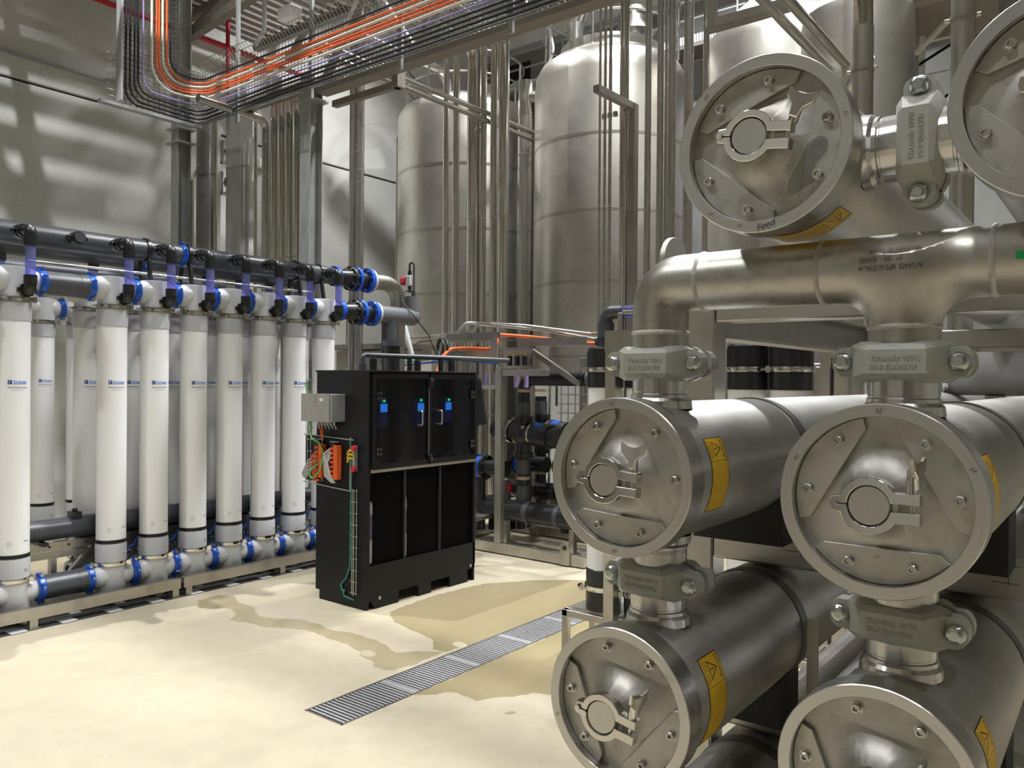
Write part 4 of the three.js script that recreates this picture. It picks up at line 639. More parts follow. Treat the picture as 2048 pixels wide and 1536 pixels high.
  for (const [x, w] of [[-4.755, 'outer'], [-4.72, 'inner']]) solo('orange_lead', sweep([[x, 1.31, d0 - 0.075], [-4.735, 1.19, d0 - 0.06]], 0.005, 0, 6), M.orange, `thin ${w} orange lead from junction box down to the terminal panel`, 'cable');
  const ld = thing('cable_ladder', 'narrow wire ladder fixed upright on the black cabinet corner', 'cable ladder', [-4.41, 0, d0 - 0.03]);
  part(ld, 'rail', [cyl([-0.025, 0.1, 0], [-0.025, 0.86, 0], 0.004, 6), cyl([0.02, 0.1, 0], [0.02, 0.86, 0], 0.004, 6), cyl([0.02, 0.1, -0.025], [0.02, 0.86, -0.025], 0.004, 6)], M.zinc);
  for (let y = 0.11; y < 0.87; y += 0.082) part(ld, 'rung', cyl([-0.04, y, -0.004], [0.04, y, -0.004], 0.0035, 6), M.zinc);
  const ld2 = thing('cable_ladder', 'narrow wire ladder beside the filter column, carrying the green cable', 'cable ladder', [-4.9, 0, d0 - 0.02]);
  part(ld2, 'rail', [cyl([-0.06, 0.9, 0], [-0.06, 1.63, 0], 0.004, 6), cyl([-0.02, 0.9, 0], [-0.02, 1.63, 0], 0.004, 6)], M.zinc); for (let y = 0.92; y < 1.65; y += 0.09) part(ld2, 'rung', cyl([-0.075, y, 0], [0.0, y, 0], 0.0035, 6), M.zinc);
  // pipes on the roof of the cabinet
  const rp = thing('dosing_manifold', 'thin dark grey pipe with stubs lying above the black cabinet roof', 'pipe', [0, 0, 0]);
  part(rp, 'manifold_pipe', [sweep([[-4.83, 1.72, 4.3], [-4.83, 1.84, 4.3], [-4.83, 1.84, 4.4], [-4.52, 1.83, 4.9], [-4.3, 1.82, 5.5]], 0.02, 0.03, 12), cyl([-4.83, 1.714, 4.3], [-4.83, 1.77, 4.3], 0.034, 12)], M.pvcDark);
  for (const [x, d, r] of [[-4.66, 4.65, 0.022], [-4.53, 4.88, 0.022]]) part(rp, 'stub', [cyl([x, 1.714, d], [x, 1.82, d], r, 12)], M.pvcBlack);
  for (const [x, d, w] of [[-4.6, 4.2, 'nearest the filter rack'], [-4.72, 4.8, 'under the thin manifold'], [-4.5, 4.98, 'at the far end']]) { const b = thing('roof_stub', `short black pipe stub on the cabinet roof, ${w}`, 'pipe', [x, 1.713, d], 'black stubs on the cabinet roof'); part(b, 'stub_pipe', cyl([0, 0, 0], [0, 0.09, 0], 0.03, 14), M.pvcBlack); part(b, 'stub_cap', cyl([0, 0.09, 0], [0, 0.11, 0], 0.024, 14), M.pvcDark); }
}

// ---------- pipe rack, cable tray, columns ----------
function iBeam(h, x, d) { return [bb(x - 0.075, x + 0.075, 0.012, h, d - 0.08, d - 0.07), bb(x - 0.075, x + 0.075, 0.012, h, d + 0.07, d + 0.08), bb(x - 0.005, x + 0.005, 0.012, h, d - 0.07, d + 0.07)]; }
[[-8.76, 7.2, 'galvanised steel column under the bend of the cable tray'], [-6.385, 4.6, 'galvanised steel column carrying the pipe rack above the header valves']].forEach(([x, h, l]) => {
  const t = thing('steel_column', l, 'column', [x, 0, 5], 'galvanised columns of the pipe rack');
  part(t, 'profile', iBeam(h, 0, 0), M.galv); part(t, 'foot_plate', [bb(-0.13, 0.13, 0, 0.012, -0.13, 0.13)], M.galv);
  part(t, 'top_bracket', [bb(-0.12, 0.14, 4.34, 4.36, -0.12, 0.1), bb(-0.12, 0.14, 4.5, 4.52, -0.12, 0.1)], M.galv);
});
solo('rack_beam', [bb(-7.4, -6.47, 4.47, 4.48, 4.93, 5.03), bb(-7.4, -6.47, 4.48, 4.56, 4.93, 4.94)], M.steelPaint, 'dark steel angle spanning above the pipe bundle to the column', 'beam', null);
{
  const t = thing('rack_truss', 'long brown steel truss running under the cable tray to the ceiling edge', 'truss', [0, 0, 0]);
  part(t, 'lower_chord', [bb(-6.25, -0.6, 4.4, 4.412, 4.94, 5.08), bb(-6.25, -0.6, 4.412, 4.5, 4.94, 4.952), bb(-6.25, -0.6, 4.5, 4.51, 4.94, 5.08)], M.steelPaint); part(t, 'upper_chord', [bb(-6.25, -0.6, 5.3, 5.4, 4.94, 5.06)], M.steelPaint);
  for (let x = -6.2, k = 0; x < -1; x += 0.62, k++) part(t, 'diagonal', bar([x, k % 2 ? 5.3 : 4.5, 5], [x + 0.62, k % 2 ? 4.5 : 5.3, 5], 0.06, 0.06), M.steelPaint);
  const u = thing('rack_outrigger', 'short brown steel outrigger hanging below the truss beside the pipe pair', 'truss', [0, 0, 0]);
  part(u, 'outrigger', [bb(-6.2, -5.3, 4.3, 4.36, 5.1, 5.16), bb(-5.35, -5.27, 4.3, 4.5, 5.08, 5.18)], M.steelPaint);
  const far = thing('rack_truss', 'second brown truss of the pipe rack, deeper under the roof', 'truss', [0, 0, 0]);
  part(far, 'chord', [bb(-9.4, 2, 6.1, 6.2, 6.9, 7.02), bb(-9.4, 2, 7.0, 7.1, 6.9, 7.02)], M.steelPaint); for (let x = -9.3, k = 0; x < 1.4; x += 0.9, k++) part(far, 'diagonal', bar([x, k % 2 ? 7 : 6.2, 6.96], [x + 0.9, k % 2 ? 6.2 : 7, 6.96], 0.07, 0.07), M.steelPaint);
  solo('roof_brace', bar([-9.1, 5.66, 5.15], [-7.2, 5.84, 5.15], 0.1, 0.1), M.steelPaint, 'broad brown steel brace rising beside the vertical cable tray', 'brace', null);
  solo('roof_brace', bar([-9.15, 5.88, 5.35], [-8.2, 6.2, 5.35], 0.07, 0.07), M.steelPaint, 'thin brown steel brace crossing above the cable tray bend', 'brace', null);
  const dk = thing('rack_deck', 'brown slatted deck high behind the cable tray bend, seen from below', 'deck', [0, 0, 0]); const sl = []; for (let x = -9.5; x < -6.6; x += 0.16) sl.push(bb(x, x + 0.1, 6.2, 6.24, 5.3, 6.6)); part(dk, 'slat_field', sl, M.steelPaint).userData.kind = 'stuff'; part(dk, 'cross_beam', [bb(-9.5, -6.5, 6.1, 6.2, 5.4, 5.48), bb(-9.5, -6.5, 6.1, 6.2, 6.45, 6.53)], M.steelPaint);
  // unseen trays and pipes, out of view, placed to shade the left wall
  const rk = thing('unseen_overhead_rack', 'unseen overhead rack of pipes, out of view, shading the wall behind the filter columns', 'pipe rack', [0, 0, 0]);
  for (const [x, y, r] of [[-7.7, 6.02, 0.05], [-7.4, 6.05, 0.04], [-6.9, 6.0, 0.08], [-6.5, 6.0, 0.05]]) part(rk, 'rack_pipe', cyl([x, y, -5.5], [x, y, 4.6], r, 12), M.polish);
  for (const [x0, x1, y] of [[-8.87, -8.7, 6.3], [-8.6, -8.53, 6.3], [-8.45, -8.37, 6.3], [-8.3, -8.2, 6.3], [-8.15, -8.07, 6.3], [-9.2, -9.05, 6.5]]) part(rk, 'tray_deck', [bb(x0, x1, y, y + 0.04, -5.5, 4.5)], M.galv);  // strips spaced so that lamp light reaches the wall in streaks
  for (let d = -5; d < 4.6; d += 1.2) part(rk, 'cross_arm', [bb(-9.5, -6.3, 5.82, 5.93, d, d + 0.12)], M.steelPaint);
  for (let d = -4.4; d < 4; d += 2.4) part(rk, 'brace', bar([-9.4, 5.9, d], [-6.4, 6.9, d + 1.2], 0.08, 0.08), M.steelPaint);
  const sp = thing('sprinkler_pipe', 'red sprinkler pipe under the roof behind the vertical cable tray', 'pipe', [-9.3, 5.92, 0]); part(sp, 'pipe_run', sweep([[0, 0, -3], [0, 0, 7.5]], 0.032, 0, 12), M.red); part(sp, 'coupling_ring', [3.9, 4.9, 5.9].map((d) => cyl([0, 0, d], [0, 0, d + 0.06], 0.042, 12)), M.red);
  solo('sprinkler_drop', sweep([[-9.0, 7.6, 5.75], [-9.0, 5.2, 5.75]], 0.026, 0, 10), M.red, 'short red pipe dropping behind the bend of the cable tray', 'pipe');
  solo('white_conduit', sweep([[-7.88, 8.5, 5.5], [-7.88, 5.62, 5.5], [-8.05, 5.5, 5.5]], 0.026, 0.1, 10), M.pvcPale, 'pale vertical conduit above the sloping orange cables', 'conduit');
  for (const [x, y, d, w] of [[-7.55, 5.75, 5.6, 'nearest the pale conduit'], [-6.6, 5.95, 5.8, 'further along the tray']]) { const b = thing('white_box', `small white box hung above the cable tray, ${w}`, 'box', [x, y, d], 'white boxes above the tray'); part(b, 'box_body', rb(0, 0, 0, 0.24, 0.14, 0.16, 0.01), M.pvcWhite); part(b, 'hanger', [cyl([0, 0.07, 0], [0, 0.5, 0], 0.006, 6)], M.galv); }
}
{
  const AX = -8.0, BDp = 4.78;
  const t = thing('cable_tray', 'wire mesh cable tray dropping down, bending and running off along the truss', 'cable tray', [0, 0, 0]);
  const w = [], r = 0.0038;
  for (let y = 4.4; y < 8.6; y += 0.05) w.push(cyl([AX - 0.03, y, 3.92], [AX - 0.03, y, 4.52], r, 4), cyl([AX - 0.03, y, 4.52], [AX + 0.07, y, 4.52], r, 4));
  for (let d = 3.92; d < 4.53; d += 0.06) w.push(cyl([AX - 0.03, 4.38, d], [AX - 0.03, 8.6, d], r, 4)); w.push(cyl([AX + 0.07, 4.9, 4.52], [AX + 0.07, 8.6, 4.52], 0.004, 4), cyl([AX + 0.02, 4.9, 4.52], [AX + 0.02, 8.6, 4.52], r, 4));
  for (let d = 4.52; d < 4.8; d += 0.05) w.push(cyl([AX - 0.03, 4.38, d], [AX - 0.03, 4.95, d], r, 4));
  for (let x = AX; x < -1.4; x += 0.05) w.push(cyl([x, 4.38, BDp + 0.03], [x, 4.95, BDp + 0.03], r, 4), cyl([x, 4.95, BDp + 0.03], [x, 5.04, BDp - 0.05], r, 4), cyl([x, 4.38, BDp + 0.03], [x, 4.36, BDp - 0.05], r, 4));
  for (const y of [4.38, 4.44, 4.5, 4.56, 4.62, 4.68, 4.74, 4.8, 4.86, 4.92, 4.95]) w.push(cyl([AX, y, BDp + 0.03], [-1.4, y, BDp + 0.03], r, 4), cyl([AX - 0.03, y, 3.8], [AX - 0.03, y, BDp + 0.03], r, 4));
  for (const [y, q] of [[5.0, -0.01], [5.04, -0.05], [4.36, -0.05]]) w.push(cyl([AX, y, BDp + q], [-1.4, y, BDp + q], 0.004, 4));
  part(t, 'wire_mesh', w, M.zinc).userData.kind = 'stuff';
  part(t, 'edge_strip', [bb(AX - 0.05, AX + 0.05, 4.4, 8.6, 3.9, 3.92)], M.pvcGrey); part(t, 'support_strut', [bb(AX - 0.06, AX + 0.02, 4.34, 4.37, 3.72, 4.8)], M.galv);
  part(t, 'hanger', [-7.4, -6.2, -5, -3.8].map((x) => bb(x, x + 0.04, 4.3, 5.6, BDp + 0.04, BDp + 0.07)), M.galv);
  const C = [['black', 4.405, 3.97, 0.013, 'lowest black cable'], ['black', 4.445, 4.015, 0.012, 'second lowest black cable'], ['black', 4.49, 4.06, 0.011, 'third lowest black cable'], ['black', 4.53, 4.1, 0.011, 'uppermost of the four lower black cables'], ['violet', 4.575, 4.15, 0.008, 'thin violet cable'], ['white', 4.64, 4.24, 0.013, 'lower thick white cable'], ['orange', 4.685, 4.285, 0.01, 'lowest orange cable'], ['orange', 4.715, 4.315, 0.01, 'middle orange cable'], ['white', 4.755, 4.355, 0.013, 'upper thick white cable'], ['orange', 4.8, 4.4, 0.011, 'uppermost orange cable'], ['black', 4.85, 4.44, 0.01, 'black cable topping the bundle']];
  const mt = { black: M.cableBlack, violet: M.cableViolet, white: M.cableWhite, orange: M.orange };
  C.forEach(([c, y, d, rr, l]) => { const j = (rnd() - 0.5) * 0.01; solo('tray_cable', sweep([[AX, 8.6, d], [AX + j, 6.2, d + j], [AX, y, d], [AX, y - (c === 'black' && y < 4.6 ? 0.02 : 0), BDp], [-6.6, y + j, BDp], [-4.2, y - j, BDp], [-1.4, y, BDp]], rr, c === 'black' || c === 'violet' ? 0.14 : 0.24, 8), mt[c], `${l} on the mesh tray`, 'cable', 'cables on the mesh tray'); });
}
// bundles of upright pipes
const pipeUp = (x, d, r, y1, mat, label, grp, top) => {
  const t = thing('upright_pipe', label, 'pipe', [x, 0, d], grp); const P = [[0, 0.0, 0], [0, y1, 0]]; if (top) P.push(top);
  part(t, 'pipe_run', sweep(P, r, r * 2.4, r > 0.05 ? 20 : 12), mat); part(t, 'weld_joint', [cyl([0, 1.2, 0], [0, 1.215, 0], r * 1.03, 12), cyl([0, y1 * 0.62, 0], [0, y1 * 0.62 + 0.012, 0], r * 1.03, 12)], M.pipe); return t;
};
const g1 = 'upright pipes between the two columns';
[[-8.9, 0.03, 4.0, 'thin', [0.22, 4.18, 0]], [-8.74, 0.035, 4.6, 'pale'], [-8.64, 0.03, 4.6, 'slim'], [-8.4, 0.025, 4.6, 'thin'], [-7.62, 0.02, 4.6, 'slim'], [-7.27, 0.05, 4.7, 'mirror'], [-7.14, 0.045, 4.7, 'mirror'], [-7.01, 0.05, 4.7, 'mirror'], [-6.88, 0.045, 4.7, 'mirror'], [-6.78, 0.035, 4.7, 'mirror'], [-6.7, 0.03, 4.7, 'mirror']].forEach(([x, r, y, w, top], i) => pipeUp(x, 5.22, r, y, i === 1 ? M.galv : M.mirror, `${w} steel pipe between the two columns, ${ord[i]} from the column under the tray`, g1, top));
pipeUp(-7.4, 5.2, 0.046, 4.42, M.polish, 'steel pipe bending over at the top below the cable tray', null, [0, 4.44, -0.8]);
for (const [x0, x1, w] of [[-8.08, -7.8, 'wide brown-grey steel duct beside the pale strip'], [-8.62, -8.42, 'narrow dark steel duct beside the column under the tray']]) { const t = thing('steel_duct', w, 'duct', [0, 0, 0]); part(t, 'duct_body', [bb(x0, x1, 0, 4.6, 5.15, 5.3)], M.shell); part(t, 'duct_seam', [bb(x0 - 0.006, x1 + 0.006, 4.0, 4.02, 5.14, 5.31), bb(x0 - 0.006, x1 + 0.006, 2.4, 2.42, 5.14, 5.31)], M.frame); }
for (const [y, w] of [[4.2, 'upper'], [3.85, 'lower']]) { const t = thing('pipe_clip', `pale ${w} H-shaped clip beside the wide steel duct`, 'clip', [-8.13, y, 5.16], 'H-shaped clips by the duct'); part(t, 'clip_body', [bb(-0.05, -0.02, -0.13, 0.13, -0.02, 0), bb(0.03, 0.06, -0.05, 0.05, -0.02, 0), bb(-0.02, 0.055, -0.015, 0.015, -0.02, 0), bb(-0.05, 0.05, -0.13, -0.11, -0.02, 0.05)], M.galv); }
solo('cover_strip', [rb(-7.72, 2.15, 5.26, 0.09, 4.3, 0.05, 0.006)], M.pvcWhite, 'bright white vertical cover strip beside the wide duct', 'cover strip', null);
{ const t = thing('wall_detector', 'small white detector fixed to the wall between the upright pipes', 'detector', [-9.56, 4.6, 6.62]); part(t, 'detector_body', [rb(0.04, 0, 0, 0.1, 0.12, 0.16, 0.02)], M.pvcWhite); part(t, 'bracket_plate', [bb(-0.04, -0.008, -0.08, 0.06, -0.06, 0.06)], M.galv); }
for (const [x, w] of [[-6.915, 'first'], [-6.81, 'second']]) pipeUp(x, 6, 0.048, 6.4, M.polish, `${w} of the two polished pipes standing close together before the pale wall`, 'pair of polished pipes');
[[-7.17, 0.04], [-6.994, 0.047], [-6.683, 0.096], [-6.527, 0.038], [-6.36, 0.047], [-6.205, 0.07]].forEach(([x, r], i) => pipeUp(x, 7.8, r, 5.95, M.mirror, i === 2 ? 'thickest mirror pipe of the bundle before the tanks' : `mirror-bright pipe in the bundle before the tanks, ${ord[i]} from the pale wall`, 'mirror pipes before the tanks', [0, 6.0, -2.4]));
[[-4.01, 0.012], [-3.953, 0.014], [-3.897, 0.016], [-3.747, 0.042], [-3.5, 0.029], [-3.377, 0.03], [-3.32, 0.013], [-3.262, 0.034], [-3.105, 0.042], [-2.94, 0.026]].forEach(([x, r], i) => pipeUp(x, 6.5, r, i === 3 ? 5.7 : 8, i === 3 || i > 8 ? M.mirror : M.polish, i === 3 ? 'upright pipe with a bend at its top in front of the big tank' : `${r < 0.02 ? 'very thin' : 'slim'} upright pipe beside the big tank, ${ord[i]} from the broad downpipe`, 'slim pipes beside the big tank', i === 3 ? [-0.3, 5.9, -0.8] : null));
{ const t = thing('pipe_post', 'square steel post with an arm holding the thin pipes', 'post', [-3.66, 0, 6.52]); part(t, 'post_tube', [rb(0, 2.1, 0, 0.07, 4.2, 0.07, 0.004)], M.frame); part(t, 'arm', bar([0, 4.17, 0.03], [-0.02, 4.17, -0.62], 0.06, 0.06), M.frame); part(t, 'pipe_clamp', [-0.3, -0.24, -0.18].map((x) => cyl([x, 4.12, -0.02], [x, 4.16, -0.02], 0.024, 8)), M.zinc); }
for (const [dy, w] of [[0, 'upper'], [0.095, 'lower']]) solo('sloping_pipe', sweep([[-6.448, 5.0 - dy, 5.15], [-6.448, 5.0 - dy, 8.79]], 0.033, 0, 12), M.mirror, `${w} of two long polished pipes running back through the mirror pipe bundle`, 'pipe', 'crossing pipes before the tanks');
for (const [dx, w] of [[0, 'first'], [0.13, 'second']]) solo('sloping_pipe', sweep([[-1.9 + dx, 4.1, 3.2], [-1.9 + dx, 4.1, 6.6]], 0.034, 0, 12), M.mirror, `${w} polished pipe running above the top vessel towards the tanks`, 'pipe', 'pipes above the top vessel');
{ const t = thing('steel_angle', 'steel angle bracket hanging above the top vessel with Feed on it', 'bracket', [0, 0, 0]); part(t, 'angle_flange', [bb(-2.7, -2.02, 4.42, 4.43, 5.9, 6.02), bb(-2.7, -2.02, 4.43, 4.54, 6.01, 6.02)], M.frame); part(t, 'hanger', [bb(-2.7, -2.63, 4.43, 5.4, 5.98, 6.02)], M.frame); }
[[-1.277, 5.0, 0.056, 3.495, 'behind the top vessel'], [-0.68, 4.5, 0.052, 3.46, 'between the two top vessels']].forEach(([x, d, r, y, w]) => {
  const t = thing('upright_duct', `broad upright steel pipe ${w}, polished at the top`, 'pipe', [x, 0, d], 'broad upright pipes behind the skid');
  part(t, 'lower_pipe', [cyl([0, 0, 0], [0, y + 0.25, 0], r + 0.003, 28)], M.pipe); part(t, 'upper_pipe', [cyl([0, y + 0.25, 0], [0, 7, 0], r - 0.002, 28)], M.mirror);
  part(t, 'clamp_ring', [lat([[r + 0.003, y - 0.01], [r + 0.009, y - 0.01], [r + 0.009, y + 0.01], [r + 0.003, y + 0.01]], [0, 0, 0], UP, 28, 0.4), cyl([-r - 0.03, y, 0], [-r - 0.005, y, 0], 0.012, 8), cyl([r + 0.005, y, 0], [r + 0.025, y, 0], 0.012, 8)], M.frame); part(t, 'clamp_arm', bar([-r - 0.02, y, 0], [-r - 0.2, y - 0.05, 0.2], 0.02, 0.02), M.frame);
});
// tanks
function tank(x, d, r, prof, rings, label, mat = M.tank) {
  const t = thing('storage_tank', label, 'tank', [x, 0, d]);
  const g = lat([[r, 0.02], ...prof.map(([a, b]) => [a * r, b])], [0, 0, 0], UP, 72, 0.5), uv = g.attributes.uv, p = g.attributes.position; for (let i = 0; i < uv.count; i++) uv.setXY(i, uv.getX(i) * 6.28 * r, p.getY(i));
  part(t, 'shell', g, mat); for (const y of rings) part(t, 'weld_band', lat([[r, y - 0.02], [r + 0.004, y - 0.018], [r + 0.004, y + 0.018], [r, y + 0.02]], [0, 0, 0], UP, 72, 0.4), M.frame); return t;
}
const hoop = (r, y, n, top, nm, t) => { const g = new THREE.TorusGeometry(r, 0.02, 8, 60).rotateX(Math.PI / 2).translate(0, y, 0), g2 = new THREE.TorusGeometry(r, 0.015, 8, 60).rotateX(Math.PI / 2).translate(0, (y + top) / 2, 0); part(t, nm, [g, g2], M.polish); for (let i = 0; i < n; i++) { const a = i / n * 6.283 + 0.3; part(t, 'rail_post', cyl([r * Math.cos(a), top - 0.05, r * Math.sin(a)], [r * Math.cos(a), y, r * Math.sin(a)], 0.018, 8), M.polish); } };
{
  const t1 = tank(-7.92, 9.04, 1.0, [[1, 5.45], [0.985, 5.52], [0.93, 5.6], [0.75, 5.7], [0.4, 5.78], [0.001, 5.8]], [4.63, 3.74, 2.84, 1.95], 'tall steel tank half hidden behind the bundle of mirror pipes');
  hoop(0.86, 6.25, 7, 5.62, 'guard_rail', t1); part(t1, 'top_pipe', sweep([[-0.35, 5.7, 0], [-0.35, 6.3, 0], [-0.75, 6.5, -1.6]], 0.085, 0.24, 20), M.polish); part(t1, 'manway', [cyl([0.3, 5.72, 0.1], [0.3, 5.95, 0.1], 0.24, 28)], M.polish);
  part(t1, 'side_pipe', sweep([[-0.93, 1.0, -0.5], [-0.93, 5.3, -0.5], [-0.8, 5.4, -0.5]], 0.02, 0.03, 8), M.frame);
  const t2 = tank(-5.54, 9.23, 1.0, [[1, 5.5], [0.985, 5.62], [0.92, 5.74], [0.8, 5.83], [0.66, 5.9], [0.66, 6.02], [0.62, 6.03], [0.001, 6.05]], [4.667, 3.734, 2.87, 1.95], 'large polished steel tank with a bent pipe on its lid');
  hoop(0.9, 6.55, 8, 5.85, 'guard_rail', t2); part(t2, 'lid_pipe', sweep([[-0.42, 6.0, -0.2], [-0.42, 6.45, -0.2], [-0.25, 6.85, -0.2], [-0.6, 7.4, -0.4]], 0.115, 0.14, 24), M.polish); part(t2, 'lid_flange', [cyl([-0.42, 6.03, -0.2], [-0.42, 6.1, -0.2], 0.17, 24)], M.polish);
  part(t2, 'vent_cap', [lat([[0.1, 6.05], [0.12, 6.2], [0.27, 6.22], [0.2, 6.34], [0.19, 6.45], [0.21, 6.48], [0.17, 6.54], [0.001, 6.56]], [0.3, 0, 0.1], UP, 28, 0.5)], M.polish);
  part(t2, 'cable_loop', sweep([[-0.95, 6.9, 0.1], [-1.0, 6.6, 0], [-0.92, 6.3, 0], [-1.0, 6.1, 0], [-0.9, 5.9, 0]], 0.02, 0.15, 8), M.pvcGrey);
  const dp = thing('tank_downpipe', 'broad polished downpipe joined to the flank of the large tank', 'pipe', [-6.68, 0, 8.9]); part(dp, 'pipe_run', [cyl([0, 0, 0], [0, 5.3, 0], 0.118, 32)], M.polish); part(dp, 'upper_sleeve', [cyl([0, 5.3, 0], [0, 5.78, 0], 0.122, 32)], M.mirror); part(dp, 'branch', [cyl([0.1, 5.54, 0], [0.42, 5.5, 0.02], 0.085, 24)], M.mirror); part(dp, 'clip_ring', [4.75, 3.8, 2.2].map((y) => cyl([0, y, 0], [0, y + 0.03, 0], 0.124, 28)), M.frame);
  const t3 = tank(-3.1, 9.2, 1.0, [[1, 5.35], [0.97, 5.5], [0.86, 5.68], [0.5, 6.0], [0.3, 6.12], [0.001, 6.2]], [4.6, 3.7, 2.8], 'steel tank with a cone roof and red cap behind the slim pipes'); part(t3, 'red_cap', [cyl([-0.35, 6.02, -0.3], [-0.35, 6.12, -0.3], 0.11, 20)], M.red, 'red cap'); part(t3, 'nozzle', [cyl([-0.35, 5.85, -0.3], [-0.35, 6.02, -0.3], 0.1, 20), cyl([-0.35, 6.12, -0.3], [-0.35, 6.5, -0.3], 0.05, 16)], M.polish);
  const t4 = tank(-1.79, 6.87, 0.44, [[1, 4.55], [0.97, 4.62], [0.6, 4.8], [0.001, 4.9]], [3.3, 2.4], 'slimmer steel tank close behind the top vessel'); part(t4, 'side_branch', sweep([[0.1, 3.75, -0.43], [-0.1, 3.55, -0.55], [0.3, 3.95, -0.9]], 0.05, 0.03, 16), M.pipe);
}
{
  const t = thing('access_ladder', 'white access ladder with black straps beside the slimmer tank', 'ladder', [-1.28, 0, 7.4]);
  part(t, 'rail', [bb(-0.16, -0.12, 0, 6, -0.02, 0.02), bb(0.12, 0.16, 0, 6, -0.02, 0.02)], M.pvcWhite); for (let y = 0.3; y < 6; y += 0.28) part(t, 'rung', cyl([-0.12, y, 0], [0.12, y, 0], 0.012, 8), M.pvcWhite);
  part(t, 'strap', [3.5, 3.9, 4.3].map((y) => bar([-0.18, y, -0.03], [0.2, y + 0.18, -0.03], 0.01, 0.02)), M.black);
  const pl = thing('access_platform', 'dark steel platform at the head of the white ladder', 'platform', [-1.25, 4.55, 7.2]); part(pl, 'deck', [bb(-0.35, 0.4, 0, 0.06, -0.4, 0.4)], M.steelPaint); part(pl, 'edge_plate', [bb(-0.35, 0.4, 0.06, 0.2, -0.41, -0.39)], M.galv);
  const wk = thing('roof_walkway', 'steel walkway with perforated kick strip along the end wall', 'walkway', [0, 0, 0]);
  const perf = []; for (let x = -9; x < 3; x += 0.045) perf.push(bb(x, x + 0.03, 6.66, 6.78, 11.0, 11.01)); part(wk, 'kick_strip', perf, M.pvcWhite).userData.kind = 'stuff'; part(wk, 'deck', [bb(-9.2, 3, 6.58, 6.64, 10.95, 11.45)], M.steelPaint);
  part(wk, 'rail', [sweep([[-9.2, 7.0, 10.98], [3, 7.0, 10.98]], 0.02, 0, 8), sweep([[-9.2, 7.28, 10.98], [3, 7.28, 10.98]], 0.02, 0, 8)], M.galv); for (let x = -9; x < 3; x += 1.5) part(wk, 'rail_post', cyl([x, 6.64, 10.98], [x, 7.28, 10.98], 0.02, 8), M.galv);
  solo('stay_pole', sweep([[-6.4, 7.0, 8.0], [-5.6, 6.4, 8.6]], 0.03, 0, 10), M.polish, 'sloping steel stay meeting the guard rail of the large tank', 'pole');
}

